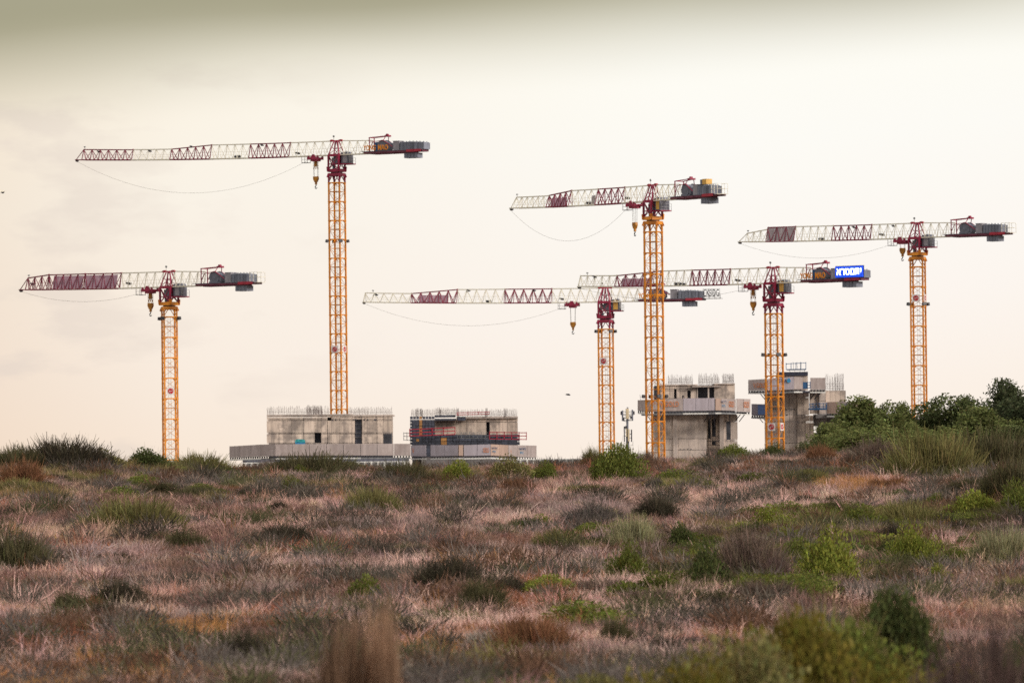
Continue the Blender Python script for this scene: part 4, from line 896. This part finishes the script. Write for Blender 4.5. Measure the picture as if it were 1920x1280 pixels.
def scatter(name, P, rot, scl, idx, tint, label, kinds=None):
    me = bpy.data.meshes.new(name); me.vertices.add(len(P)); me.vertices.foreach_set('co', P.astype(np.float32).reshape(-1)); me.update()
    for nm, ty, arr in (('rot', 'FLOAT_VECTOR', rot), ('scl', 'FLOAT_VECTOR', scl)):
        a = me.attributes.new(nm, ty, 'POINT'); a.data.foreach_set('vector', arr.astype(np.float32).reshape(-1))
    a = me.attributes.new('idx', 'INT', 'POINT'); a.data.foreach_set('value', idx.astype(np.int32))
    a = me.attributes.new('tint', 'FLOAT_COLOR', 'POINT'); a.data.foreach_set('color', np.concatenate([tint, np.ones((len(P), 1))], 1).astype(np.float32).reshape(-1))
    g = bpy.data.node_groups.new(name, 'GeometryNodeTree'); g.interface.new_socket('Geometry', in_out='INPUT', socket_type='NodeSocketGeometry'); g.interface.new_socket('Geometry', in_out='OUTPUT', socket_type='NodeSocketGeometry')
    n = g.nodes; l = g.links; gi = n.new('NodeGroupInput'); go = n.new('NodeGroupOutput'); ip = n.new('GeometryNodeInstanceOnPoints'); ci = n.new('GeometryNodeCollectionInfo')
    ci.inputs['Collection'].default_value = kinds or tufts; ci.inputs['Separate Children'].default_value = True; ci.inputs['Reset Children'].default_value = True
    def na(nm, ty):
        x = n.new('GeometryNodeInputNamedAttribute'); x.data_type = ty; x.inputs['Name'].default_value = nm
        return [s for s in x.outputs if s.enabled and s.name == 'Attribute'][0]
    l.new(gi.outputs[0], ip.inputs['Points']); l.new(ci.outputs[0], ip.inputs['Instance']); ip.inputs['Pick Instance'].default_value = True
    l.new(na('idx', 'INT'), ip.inputs['Instance Index']); l.new(na('rot', 'FLOAT_VECTOR'), ip.inputs['Rotation']); l.new(na('scl', 'FLOAT_VECTOR'), ip.inputs['Scale']); l.new(ip.outputs[0], go.inputs[0])
    o = link(name, me); md = o.modifiers.new('scatter', 'NODES'); md.node_group = g; tag(o, label, 'grass', kind='stuff'); return o

# colour fields of the dune vegetation
PAL = dict(pink=(.52, .36, .32), pale=(.60, .46, .41), beige=(.47, .36, .27), rust=(.30, .14, .085), ochre=(.38, .22, .09), grey=(.33, .27, .25), brown=(.22, .155, .13), dark=(.12, .095, .075), olive=(.18, .165, .075), green=(.14, .19, .05))
PATCH = [  # (photo px x, y, half width, half height, colour, strength): areas of distinct grass
    (820, 1050, 150, 20, 'pale', .8), (1000, 1075, 120, 26, 'pale', .8), (1150, 1110, 160, 45, 'pale', .7), (1330, 935, 260, 30, 'pale', .6), (1560, 930, 160, 22, 'pale', .6), (1350, 1140, 160, 40, 'pale', .8), (1700, 1110, 150, 30, 'pale', .6),
    (560, 1055, 160, 28, 'pale', .55), (80, 1145, 110, 18, 'pale', .6), (1010, 905, 150, 14, 'pink', .6), (1780, 900, 130, 16, 'pale', .6), (600, 950, 120, 18, 'pale', .4), (300, 905, 160, 12, 'beige', .5),
    (590, 1025, 90, 14, 'rust', .8), (100, 1200, 170, 30, 'rust', .8), (330, 1175, 130, 24, 'ochre', .8), (560, 1160, 90, 22, 'rust', .7), (1020, 1110, 70, 28, 'rust', .7), (1500, 880, 170, 14, 'rust', .7), (1250, 885, 70, 10, 'rust', .6), (420, 940, 70, 10, 'rust', .4),
    (300, 1260, 170, 26, 'ochre', .6), (80, 1275, 120, 20, 'ochre', .7), (820, 1210, 70, 22, 'ochre', .5), (880, 1050, 70, 10, 'ochre', .5), (1580, 905, 110, 10, 'ochre', .6), (1050, 875, 70, 12, 'rust', .5),
    (130, 960, 130, 16, 'brown', .6), (330, 1075, 120, 16, 'brown', .6), (200, 1040, 90, 14, 'grey', .6), (760, 980, 120, 14, 'grey', .6), (1120, 950, 120, 12, 'grey', .7), (60, 1110, 80, 14, 'brown', .5), (300, 1130, 90, 12, 'dark', .4), (480, 1110, 90, 16, 'grey', .6),
    (940, 1240, 130, 26, 'olive', .6), (1000, 1275, 160, 14, 'green', .4), (1470, 990, 160, 16, 'olive', .6), (1500, 1040, 120, 24, 'green', .5), (1230, 1070, 70, 14, 'olive', .5), (560, 905, 120, 8, 'olive', .5), (880, 890, 150, 10, 'olive', .6), (1640, 965, 120, 14, 'olive', .6), (520, 1255, 80, 16, 'grey', .6),
    (1640, 1010, 110, 12, 'brown', .6), (1230, 945, 50, 10, 'brown', .7), (170, 885, 150, 10, 'olive', .6), (60, 925, 80, 12, 'olive', .5)]
def field(X, D, Z, r):
    n = len(X); px = np.empty(n); py = np.empty(n)
    Mi = np.array(CAM.to_3x3().transposed()); v = np.stack([X, D, Z + grass_h(D) * .7], 1) @ Mi.T
    px = 960 + F * v[:, 0] / -v[:, 2]; py = 640 - F * v[:, 1] / -v[:, 2]
    names = list(PAL); arr = np.array([PAL[k] for k in names]); ix = {k: i for i, k in enumerate(names)}
    a = fbm(X / 3.2, D / 6, 31, 4); b = fbm(X / 1.3, D / 2.6, 57, 3); c = fbm(X / 6, D / 9, 77, 3)
    pick = np.full(n, ix['pink']); u = r.uniform(0, 1, n)
    pick[b > .56] = ix['pale']; pick[(a > .55) & (u < .7)] = ix['grey']; pick[(c < .42) & (u < .6)] = ix['beige']; pick[(a < .38) & (u < .7)] = ix['brown']; pick[(b < .36) & (u < .45)] = ix['rust']; pick[(a > .62) & (u < .55)] = ix['dark']
    pick[u > .985] = ix['ochre']; pick[(u > .97) & (u < .98)] = ix['olive']
    for (x, y, hw, hh, k, s) in PATCH:
        d = ((px - x) / hw) ** 2 + ((py - y) / hh) ** 2 + (b - .5) * 1.6
        pick[(d < 1) & (r.uniform(0, 1, n) < s)] = ix[k]
    t = arr[pick] * np.array([1.24, 1.07, 1.03]) * r.uniform(.7, 1.2, (n, 1)) * (1 + r.normal(0, .05, (n, 3)))
    return np.clip(t, .01, 1), pick, ix, py
r = np.random.default_rng(5)
# distances drawn so that the tufts cover the slope evenly as it recedes
NT = 66000
yy = r.uniform(0, 1, NT); dd = np.interp(yy, [0, .12, .5, .85, 1], [33, 55, 105, 185, 216]) + r.normal(0, 1.2, NT)
X = r.uniform(-1, 1, NT) * (dd * .104 + 1.2); Z = terrain(X, dd); tint, pick, ix, py = field(X, dd, Z, r)
wd = np.isin(pick, [ix['dark'], ix['brown'], ix['olive'], ix['green'], ix['grey']])
idx = np.where(wd, np.where(r.uniform(0, 1, NT) < .62, r.integers(10, 13, NT), r.integers(0, 8, NT)), np.where(r.uniform(0, 1, NT) < .88, r.integers(0, 8, NT), r.integers(8, 10, NT)))
gi_ = (pick == ix['green']) & (r.uniform(0, 1, NT) < .7); idx[gi_] = r.integers(13, 15, gi_.sum())
s = r.uniform(.7, 1.25, NT) * np.where(idx < 10, .95, 1.15) * (.8 + .5 * fbm(X / 2.2, dd / 4, 91, 2))
s = s * grass_h(dd) / .3 * np.where(idx < 10, .72, .85)
# a random share of the pale tufts, darkened and shortened for contrast
us = np.isin(pick, [ix['pink'], ix['pale'], ix['beige'], ix['rust']]) & (r.uniform(0, 1, NT) < .33); tint[us] = tint[us] * .35 + np.array([.07, .05, .04]); s[us] *= .8
tall = (~us) & (r.uniform(0, 1, NT) < .05); s[tall] *= 1.45
yf = r.uniform(0, 1, NT) < .004; tint[yf] = np.array([.55, .33, .03]); s[yf] *= .7
scl = np.stack([s * r.uniform(.9, 1.3, NT), s * r.uniform(.9, 1.3, NT), s], 1)
rot = np.stack([r.normal(0, .12, NT), r.normal(.07, .12, NT), r.uniform(0, 6.28, NT)], 1)
scatter('dry_grass', np.stack([X, dd, Z], 1), rot, scl, idx, tint, 'pinkish dry grass and low scrub covering the dune')

NS = 5200
dd = np.interp(r.uniform(0, 1, NS), [0, .12, .5, .85, 1], [36, 58, 105, 185, 212]); X = r.uniform(-1, 1, NS) * (dd * .104 + 1.2)
cl_ = fbm(X / 1.9, dd / 5.5, 131, 3) + .12 * r.normal(size=NS); keep = cl_ > .60; X, dd = X[keep], dd[keep]; NS = len(X); Z = terrain(X, dd)
pl = np.array([(.13, .11, .09), (.09, .075, .06), (.12, .115, .06), (.17, .14, .125), (.16, .09, .06), (.10, .11, .04)]); ksel = (fbm(X / 4, dd / 8, 141, 2) * 13).astype(int) % 5
s = r.uniform(.8, 1.7, NS) * grass_h(dd) / .3 * 1.1
scatter('low_scrub', np.stack([X, dd, Z], 1), np.stack([r.normal(0, .1, NS), r.normal(0, .1, NS), r.uniform(0, 6.28, NS)], 1), np.stack([s * 1.3, s * 1.3, s * 1.25], 1), np.where(ksel == 5, r.integers(13, 15, NS), r.integers(10, 13, NS)), pl[ksel] * r.uniform(.7, 1.2, (NS, 1)), 'low grey and brown scrub cushions scattered through the grass')

# shrubs and trees --------------------------------------------------
def shrub_leafy(seed, n=6500, leaf=.05, lob=11, up=.5):
    """rounded leafy shrub of unit half-width and height 1: leaf clumps over lobes, plus twigs"""
    r = np.random.default_rng(seed); Q = []; Cc = []
    cl = unit(r, lob); cl[:, 2] = np.abs(cl[:, 2]) * 1.0; cl = cl * np.array([.66, .66, .50]) * r.uniform(.5, 1, (lob, 1)) + np.array([0, 0, .1]); rad = r.uniform(.3, .46, lob)
    k = r.integers(0, lob, n); d = unit(r, n); p = cl[k] + d * (rad[k] * r.uniform(.35, 1.08, n) ** .6)[:, None]; p[:, 2] = np.maximum(p[:, 2], .02)
    dirv = d * .7 + unit(r, n) * .7 + np.array([0, 0, up]); dirv /= np.linalg.norm(dirv, axis=1, keepdims=True); L_ = leaf * r.uniform(.7, 1.7, n)
    side = np.cross(dirv, unit(r, n)); side /= np.linalg.norm(side, axis=1, keepdims=True) + 1e-9; w_ = (L_ * .33)[:, None]; L_ = L_[:, None]
    Q.append(np.stack([p, p + dirv * L_ * .5 + side * w_, p + dirv * L_, p + dirv * L_ * .5 - side * w_], 1)); tone = (r.uniform(.6, 1.25, n) * r.uniform(.8, 1.2, lob)[k])[:, None]; Cc.append(tone * (1 + r.normal(0, .07, (n, 3))))
    m_ = 220; d = unit(r, m_); d[:, 2] = np.abs(d[:, 2]) + .15; tv = d * np.array([.85, .85, .85]) * r.uniform(.6, 1.12, (m_, 1))
    Q.append(blades(np.zeros((m_, 3)), tv, .006 * np.ones(m_), unit(r, m_) * .06, r)); Cc.append(np.tile(np.array([[.9, .6, .5]]), (2 * m_, 1)) * r.uniform(.5, 1, (2 * m_, 1)))
    return leaf_mesh('shrub', np.concatenate(Q), np.concatenate(Cc), M['leaf'])
def shrub_broom(seed, n=4800, wid=.0065, upr=1.0):
    """broom-like shrub: fans of fine upright twigs"""
    r = np.random.default_rng(seed); nb = 60; bc = unit(r, nb); bc[:, 2] = np.abs(bc[:, 2]) * .8 + .02; start = bc * np.array([.72, .72, .55]) * r.uniform(.3, 1, (nb, 1)) ** .5
    k = r.integers(0, nb, n); st = start[k] + r.normal(0, .08, (n, 3)); st[:, 2] = np.maximum(st[:, 2], 0)
    d = bc[k] * .55 + unit(r, n) * .45 + np.array([0, 0, .75 * upr]); tv = d * r.uniform(.12, .34, (n, 1))
    lim = np.sqrt(((st + tv)[:, 0] ** 2 + (st + tv)[:, 1] ** 2) + ((st + tv)[:, 2] / 1.0) ** 2); f = np.minimum(1, 1.06 / lim)[:, None]; tv = tv * f
    Q = [blades(st, tv, wid * r.uniform(.6, 1.3, n), unit(r, n) * .06, r, .4)]; tone = (r.uniform(.5, 1.3, n) * r.uniform(.75, 1.2, nb)[k])[:, None] * (1 + r.normal(0, .06, (n, 3))); Cc = [np.tile(tone, (2, 1))]
    m_ = 2200; d = unit(r, m_); d[:, 2] = np.abs(d[:, 2]); p0 = d * np.array([.8, .8, .75]) * r.uniform(.2, .9, (m_, 1)); Q.append(blades(p0, unit(r, m_) * .16, wid * np.ones(m_), unit(r, m_) * .02, r)); Cc.append(np.tile((r.uniform(.4, .9, m_))[:, None] * np.ones((1, 3)), (2, 1)))
    return leaf_mesh('shrub', np.concatenate(Q), np.concatenate(Cc), M['leaf'])
SHR = {'leafy': [shrub_leafy(600 + i) for i in range(3)], 'broom': [shrub_broom(620 + i) for i in range(3)], 'twig': [shrub_broom(640 + i, 5600, .006, .25) for i in range(3)], 'fine': [shrub_leafy(660 + i, 14000, .04, 18, .7) for i in range(3)], 'reed': [None]}
r_ = np.random.default_rng(77); n_ = 1000
sk_ = r_.integers(0, 15, n_); sc_ = np.stack([r_.normal(0, .5, 15), r_.normal(0, .4, 15), np.zeros(15)], 1); hs_ = r_.uniform(.82, 1.0, 15) * (1 - .22 * np.abs(sc_[:, 0]))
b_ = sc_[sk_] + r_.normal(0, .05, (n_, 3)) * np.array([1, 1, 0]); t_ = np.stack([r_.normal(0, .05, n_) - b_[:, 0] * .38, r_.normal(0, .06, n_), hs_[sk_] * r_.uniform(.8, 1.06, n_)], 1)
q_ = blades(b_, t_, .010 * r_.uniform(.5, 2.2, n_), np.stack([r_.normal(0, .12, n_), r_.normal(0, .1, n_), -.05 * np.ones(n_)], 1), r_, .3)
SHR['reed'] = [leaf_mesh('shrub', q_, np.tile(r_.uniform(.6, 1.2, (n_, 1)) * r_.uniform(.45, 1.7, 15)[sk_][:, None] * np.ones((1, 3)), (2, 1)), M['leaf'])]
COL = dict(green=(.15, .165, .042), dkgreen=(.088, .102, .038), lime=(.225, .24, .05), olive=(.21, .185, .075), scrub=(.12, .105, .055), dark=(.08, .066, .046), rust=(.27, .135, .075), brown=(.19, .135, .105), greyb=(.15, .125, .11), pale=(.33, .30, .17), amber=(.175, .145, .032), reed=(.31, .19, .125), purple=(.15, .10, .088))
scount = [0]
def shrub(px, py, wpx, hpx, form, c, label, D=None, sink=.05, group='shrubs on the dune'):
    """px, py: foot of the shrub in the photo; wpx, hpx: its size there"""
    d = D or hit(px, py); X = W(px, py, d).x; Z = tz(X, d); k = pxm(d); lst = SHR[form]; i = scount[0]; scount[0] += 1
    o = link('shrub', lst[i % len(lst)]); o.location = (X, d, Z - sink); rw, rh = wpx / k / 2 * 1.3, hpx / k * 1.3 + float(grass_h(d)) * .95
    if form == 'twig': rh *= 1.3
    if D: rh = WZ(px, py - hpx, d) - Z     # py is then the foot level only nominally; height reaches the given top
    o.scale = (rw, max(rw * .8, .25), rh); o.rotation_euler = (0, 0, (i * 2.4) % 6.28); o.color = (*COL[c], 1)
    sx_ = 1
    tag(o, label, 'shrub', group); return o
S = shrub
S(25, 872, 120, 36, 'broom', 'scrub', 'olive shrub on the crest cut by the left edge of the picture')
S(120, 872, 200, 50, 'broom', 'dark', 'big dark brown shrub mound on the crest at left, humped against the sky')
S(40, 906, 120, 40, 'twig', 'rust', 'reddish brown twiggy shrub below the dark crest mound at the left edge')
S(195, 874, 90, 28, 'leafy', 'olive', 'dull green shrub at the right foot of the dark crest mound')
S(278, 876, 85, 36, 'leafy', 'dkgreen', 'dark green leafy shrub on the crest just left of the lone crane mast')
S(375, 884, 150, 36, 'broom', 'olive', 'low olive shrub on the crest at the foot of the lone left crane mast')
S(590, 884, 200, 36, 'broom', 'scrub', 'wide brown-olive shrub on the crest in front of the long screened deck')
S(500, 882, 80, 22, 'twig', 'brown', 'small brown shrub on the crest under the left end of the long deck')
S(545, 916, 60, 18, 'leafy', 'green', 'small bright green shrub below the crest under the streaked concrete block')
S(760, 898, 120, 34, 'broom', 'scrub', 'grey-brown shrub on the crest under the formwork block left part')
S(860, 898, 80, 36, 'leafy', 'lime', 'bright yellow-green shrub on the crest below the formwork block')
S(950, 894, 110, 30, 'leafy', 'olive', 'olive green shrub on the crest right of the bright yellow-green one')
S(1020, 892, 60, 24, 'leafy', 'green', 'small green shrub on the crest below the white pillars')
S(1155, 896, 105, 56, 'fine', 'green', 'rounded dense green bush on the crest at the foot of the phone mast')
S(1112, 872, 50, 30, 'twig', 'olive', 'thin olive shrub beside the rounded green bush on the crest')
S(1210, 874, 70, 26, 'twig', 'brown', 'brown twiggy shrub on the crest at the foot of the tall orange mast')
S(1370, 856, 80, 24, 'leafy', 'green', 'low green shrub on the crest below the ring deck tower')
S(1455, 850, 60, 18, 'leafy', 'dkgreen', 'tiny dark green shrub on the crest under the crane with the lit sign')
S(245, 984, 210, 52, 'broom', 'olive', 'broad olive broom shrub in the middle of the left slope')
S(700, 952, 130, 40, 'broom', 'olive', 'olive broom shrub on the upper slope below the pillared wall')
S(30, 1062, 150, 66, 'broom', 'scrub', 'dark olive shrub half cut by the left edge on the middle slope')
S(530, 1012, 130, 30, 'twig', 'dark', 'flat dark shrub on the slope left of centre')
S(350, 1022, 90, 30, 'twig', 'scrub', 'small grey-olive shrub on the slope below the broad broom')
S(1040, 1018, 110, 30, 'broom', 'olive', 'low olive shrub in the centre of the slope')
S(1185, 1020, 110, 52, 'broom', 'pale', 'pale olive feathery shrub on the slope beside a small dark green one')
S(1280, 1022, 60, 42, 'leafy', 'dkgreen', 'small dark green shrub standing right of the feathery olive shrub')
S(840, 1096, 140, 50, 'twig', 'dark', 'dark grey shrub mound in the pale grass at the centre, upper of two')
S(905, 1132, 130, 44, 'twig', 'scrub', 'dark shrub mound in the pale grass at the centre, lower of two')
S(690, 1126, 90, 48, 'leafy', 'green', 'bright green shrub half hidden behind the tall brown reed clump')
S(1000, 1212, 170, 60, 'broom', 'rust', 'rusty brown shrub with dark foot on the lower slope, right of the reeds')
S(1155, 1188, 70, 30, 'twig', 'scrub', 'small dark grey-green shrub right of the rusty brown one')
S(455, 1240, 130, 56, 'twig', 'dark', 'grey twiggy shrub on the lower slope left of the reed clump')
S(130, 1135, 90, 26, 'twig', 'scrub', 'small dark shrub in the rust-coloured grass at the lower left')
S(225, 1125, 120, 36, 'twig', 'dark', 'low dark shrub on the left slope amid grey grass')
S(175, 1135, 60, 20, 'twig', 'rust', 'tiny orange-brown shrub on the left slope')
S(1180, 1088, 90, 56, 'leafy', 'green', 'green leafy shrub at the left end of the green thicket')
S(1325, 1094, 120, 66, 'leafy', 'dkgreen', 'dark green shrub beside the brown bush in the thicket')
S(1405, 1084, 170, 92, 'twig', 'brown', 'large grey-brown twiggy bush in the middle of the green thicket')
S(1455, 1092, 80, 44, 'twig', 'purple', 'small purple-brown shrub at the right foot of the large twiggy bush')
S(1450, 985, 100, 34, 'leafy', 'lime', 'bright green shrub above the thicket on the right slope')
S(1500, 1050, 110, 44, 'leafy', 'green', 'green shrub behind the large twiggy bush')
S(1565, 1088, 150, 74, 'leafy', 'lime', 'yellow-green loose shrub at the right end of the thicket')
S(1625, 985, 100, 34, 'leafy', 'green', 'mid green shrub left of the olive ridge on the right slope')
S(1700, 980, 150, 42, 'broom', 'olive', 'olive broom shrub along the ridge on the right slope')
S(1710, 1060, 120, 60, 'leafy', 'lime', 'bright green pointed shrub standing alone on the right slope')
S(1790, 1052, 70, 28, 'leafy', 'green', 'low green shrub just right of the pointed bright green shrub')
S(1835, 962, 110, 42, 'leafy', 'lime', 'bright green shrub on the right ridge below the trees')
S(1905, 958, 90, 44, 'leafy', 'green', 'green shrub at the right edge beside the bright green ridge shrub')
S(1890, 1048, 150, 58, 'broom', 'pale', 'pale feathery olive shrub at the right edge of the middle slope')
S(1900, 930, 160, 66, 'broom', 'scrub', 'dark olive shrub mass at the right edge under the trees')
S(1750, 892, 200, 84, 'broom', 'olive', 'wide olive broom at the foot of the trees, nearest the orange mast')
S(1865, 884, 190, 78, 'broom', 'scrub', 'brown-olive broom at the foot of the tallest right tree')
S(1640, 870, 130, 44, 'twig', 'brown', 'brown shrub in front of the leftmost trees')
S(1540, 860, 80, 24, 'twig', 'rust', 'rust-brown shrub on the crest left of the trees')
S(1230, 962, 100, 28, 'twig', 'dark', 'flat dark brown shrub on the upper slope under the ring deck tower')
S(1110, 976, 120, 34, 'twig', 'greyb', 'grey twiggy shrub on the upper slope at centre')
S(1680, 1010, 90, 26, 'twig', 'dark', 'dark brown shrub on the right slope below the olive ridge')
g_ = 'blurred shrubs close to the camera'
S(1290, 1490, 300, 300, 'fine', 'amber', 'out-of-focus amber-green bush at the bottom, leftmost of the near bushes', 31, 0, g_)
S(1395, 1490, 300, 330, 'fine', 'olive', 'soft brown-olive bush at the bottom, second from the left of the near bushes', 32, 0, g_)
S(1500, 1490, 330, 365, 'fine', 'amber', 'out-of-focus yellow-green bush in the middle of the near bushes', 33, 0, g_)
S(1540, 1440, 260, 335, 'broom', 'olive', 'soft olive feathery bush rising behind the near yellow-green bush', 40, 0, g_)
S(1605, 1490, 300, 350, 'fine', 'green', 'blurred green bush between the yellow-green and the tall dark green bush', 35, 0, g_)
S(1680, 1400, 200, 322, 'fine', 'dkgreen', 'tall dark green soft bush, highest of the near bushes', 42, 0, g_)
S(1740, 1490, 260, 280, 'fine', 'amber', 'low blurred amber bush right of the tall dark green bush', 33, 0, g_)
S(1590, 1600, 260, 430, 'twig', 'purple', 'dark brown tangle of twigs in front of the near bushes', 26, 0, g_)
S(1840, 1600, 300, 640, 'twig', 'purple', 'blurred purple-brown twiggy bush in the bottom right corner', 25, 0, g_)
S(1790, 1600, 240, 400, 'fine', 'purple', 'low blurred dark brown bush left of the purple-brown corner bush', 27, 0, g_)
S(1930, 1560, 150, 400, 'fine', 'dkgreen', 'blurred dark green bush cut by the right edge at the bottom', 28, 0, g_)
S(1130, 1500, 260, 250, 'fine', 'olive', 'low blurred olive bush at the bottom edge, left of the near bushes', 36, 0, g_)
S(680, 1560, 190, 500, 'reed', 'reed', 'tall brown dry reed clump, out of focus, at the bottom left of centre', 27, 0, g_)

# uncounted low scrub between the shrubs: a bumpy band along the crest, thickets on the right slope, dark cushions elsewhere
clumps = bpy.data.collections.new('clump_kinds')
for i, (f, j) in enumerate((('broom', 0), ('broom', 1), ('twig', 0), ('twig', 1), ('twig', 2), ('leafy', 0), ('leafy', 1), ('fine', 0))):
    me = SHR[f][j].copy(); me.materials.clear(); me.materials.append(M['blade']); clumps.objects.link(bpy.data.objects.new('clump_%02d' % i, me))
r = np.random.default_rng(404); CP = []
PRX = [-200, 0, 60, 120, 200, 230, 300, 360, 430, 470, 520, 600, 690, 730, 790, 860, 1000, 1060, 1110, 1160, 1210, 1300, 1380, 1480, 1560, 1700, 1800, 1920, 2100]
PRY = [850, 846, 838, 836, 846, 858, 852, 858, 866, 869, 862, 856, 862, 870, 866, 864, 867, 868, 856, 850, 858, 852, 844, 848, 846, 838, 832, 822, 815]
def clump(px, D, kinds, c, ytop=None, rh=None, rw=None):
    X = W(px, 860, D).x; Z = tz(X, D); h = (WZ(px, ytop, D) - Z) if ytop else rh
    if h < .12: return
    q = rw or h * r.uniform(.9, 1.7); CP.append((X, D, Z - .03, q, h, r.choice(kinds), np.array(COL[c]) * r.uniform(.7, 1.2)))
for k in range(170):
    px = r.uniform(-60, 1980); D = r.uniform(194, 206); c = r.choice(['scrub', 'scrub', 'dark', 'olive', 'brown', 'green', 'olive'] if px < 1250 else ['brown', 'rust', 'olive', 'scrub', 'green'])
    clump(px, D, [0, 1, 0, 1, 2, 3] if c not in ('green',) else [5, 6, 7], c, ytop=np.interp(px, PRX, PRY) + r.uniform(0, 12))
for k in range(120):      # just below the crest
    px = r.uniform(-60, 1980); y = r.uniform(872, 925) - (px > 1200) * 12; c = r.choice(['scrub', 'dark', 'olive', 'brown', 'greyb', 'rust', 'green']); clump(px, hit(px, y), [0, 1, 2, 3, 4] if c != 'green' else [5, 6], c, rh=r.uniform(.36, .65), rw=r.uniform(.35, 1.1))
for k in range(190):      # green thickets on the right slope
    px = r.normal(1500, 190); y = r.normal(1035, 42) - (px - 1500) * .08; c = r.choice(['green', 'lime', 'green', 'dkgreen', 'olive', 'brown', 'scrub']); clump(px, hit(px, y), [5, 6, 7] if c in ('green', 'lime', 'dkgreen') else [0, 1, 2], c, rh=r.uniform(.34, .56), rw=r.uniform(.35, 1.0))
for k in range(60):
    px = r.uniform(1500, 1950); y = 985 - (px - 1500) * .07 + r.normal(0, 12); c = r.choice(['green', 'lime', 'olive', 'olive', 'scrub']); clump(px, hit(px, y), [5, 6, 7] if c in ('green', 'lime') else [0, 1], c, rh=r.uniform(.36, .6), rw=r.uniform(.3, .8))
for k in range(190):      # dark cushions through the field
    px = r.uniform(-40, 1960); y = r.uniform(930, 1270); c = r.choice(['dark', 'scrub', 'greyb', 'dark', 'rust', 'brown', 'olive']); clump(px, hit(px, y), [2, 3, 4, 0], c, rh=r.uniform(1.2, 1.9) * float(grass_h(hit(px, y))), rw=r.uniform(.25, .7))
CPa = CP; NC = len(CPa)
scatter('low_thicket', np.array([c[:3] for c in CPa]), np.stack([np.zeros(NC), np.zeros(NC), r.uniform(0, 6.28, NC)], 1), np.array([(c[3], c[3], c[4]) for c in CPa]), np.array([c[5] for c in CPa]), np.array([c[6] for c in CPa]), 'bumpy low scrub along the crest and in patches over the slope', clumps)

def tree_mesh(seed, n=24000, leaf=.22):
    r = np.random.default_rng(seed); lob = 26; sq = np.array([1, 1, .5])      # trees are about twice as tall as wide, so clumps are flattened here
    c = unit(r, lob) * np.array([.72, .72, .40]) * r.uniform(.4, 1, (lob, 1)) + np.array([0, 0, .52]); rad = r.uniform(.27, .42, lob)
    k = r.integers(0, lob, n); sub = r.integers(0, 14, n); so_ = unit(r, lob * 14).reshape(lob, 14, 3)
    p = c[k] + (so_[k, sub] * (rad[k] * .68)[:, None] + unit(r, n) * (rad[k] * .45 * r.uniform(0, 1, n) ** .4)[:, None]) * sq
    d = unit(r, n) + np.array([0, 0, -.35]); d /= np.linalg.norm(d, axis=1, keepdims=True); side = np.cross(d, unit(r, n)); side /= np.linalg.norm(side, axis=1, keepdims=True) + 1e-9
    L_ = (leaf * .28 * r.uniform(.6, 1.5, n))[:, None]; w_ = L_ * .26
    d = d * sq; side = side * sq; q = np.stack([p, p + d * L_ * .5 + side * w_, p + d * L_, p + d * L_ * .5 - side * w_], 1); tone = (r.uniform(.6, 1.25, n) * r.uniform(.75, 1.2, (lob, 14))[k, sub])[:, None]
    cr = leaf_mesh('crown', q, tone * (1 + r.normal(0, .06, (n, 3))), M['leaf'])
    m = MB(); m.tube([(0, 0, -.1), (.02, .01, .2), (-.01, 0, .42), (.02, 0, .7)], [.045, .038, .028, .01], 7)
    for i in range(lob): a = Vector((0, 0, .18 + .25 * (i / lob))); b = Vector(c[i]); m.tube([a, a.lerp(b, .5) + Vector((0, 0, -.03)), b], [.02, .013, .005], 5)
    return cr, m.mesh('trunk', M['wood'])
TREES = [tree_mesh(700 + i) for i in range(4)]
def tree(px, ytop, wpx, D, c, label, i, ybase=None):
    X = W(px, 860, D).x; Z = tz(X, D); o = empty('tree', (X, D, Z), (i * 1.7) % 6.28); k = pxm(D); tag(o, label, 'tree', 'trees on the right of the crest')
    h = (WZ(px, ytop, D) - Z) / .93; w_ = wpx / k / 2 / .95 * 1.62; o.scale = (w_, w_, h); cr, tk = TREES[i % 4]; a = link('crown', cr, o); a.color = (*c, 1); link('trunk', tk, o)
tg = [(.145, .16, .058), (.115, .13, .055), (.18, .195, .07), (.085, .097, .05)]
tree(1618, 752, 120, 236, tg[0], 'broad dark green tree in front of the stepped tower', 0)
tree(1570, 796, 90, 230, tg[2], 'lower green tree at the left end of the tree line', 1)
tree(1686, 758, 80, 240, tg[0], 'rounded green tree left of the orange mast that rises from the trees', 2)
tree(1650, 800, 130, 226, tg[2], 'low spreading green tree in front of the broad dark tree', 3)
tree(1722, 796, 70, 232, tg[2], 'small grey-green tree at the foot of the rightmost orange mast', 1)
tree(1800, 746, 120, 240, tg[1], 'loose dark tree right of the rightmost orange mast', 2)
tree(1845, 770, 120, 232, tg[0], 'dense green tree in front of the loose dark tree', 0)
tree(1775, 802, 120, 226, tg[2], 'low green tree under the loose dark tree', 3)
tree(1905, 718, 110, 246, tg[3], 'tallest dark tree at the right edge', 1)
tree(1960, 740, 130, 240, tg[3], 'dark tree mostly beyond the right edge', 2)
tree(1905, 802, 90, 228, tg[1], 'low dark tree under the tallest tree at the right edge', 0)
tree(1530, 826, 50, 226, tg[1], 'smallest dark tree, a bush-like crown at the tower foot', 3)
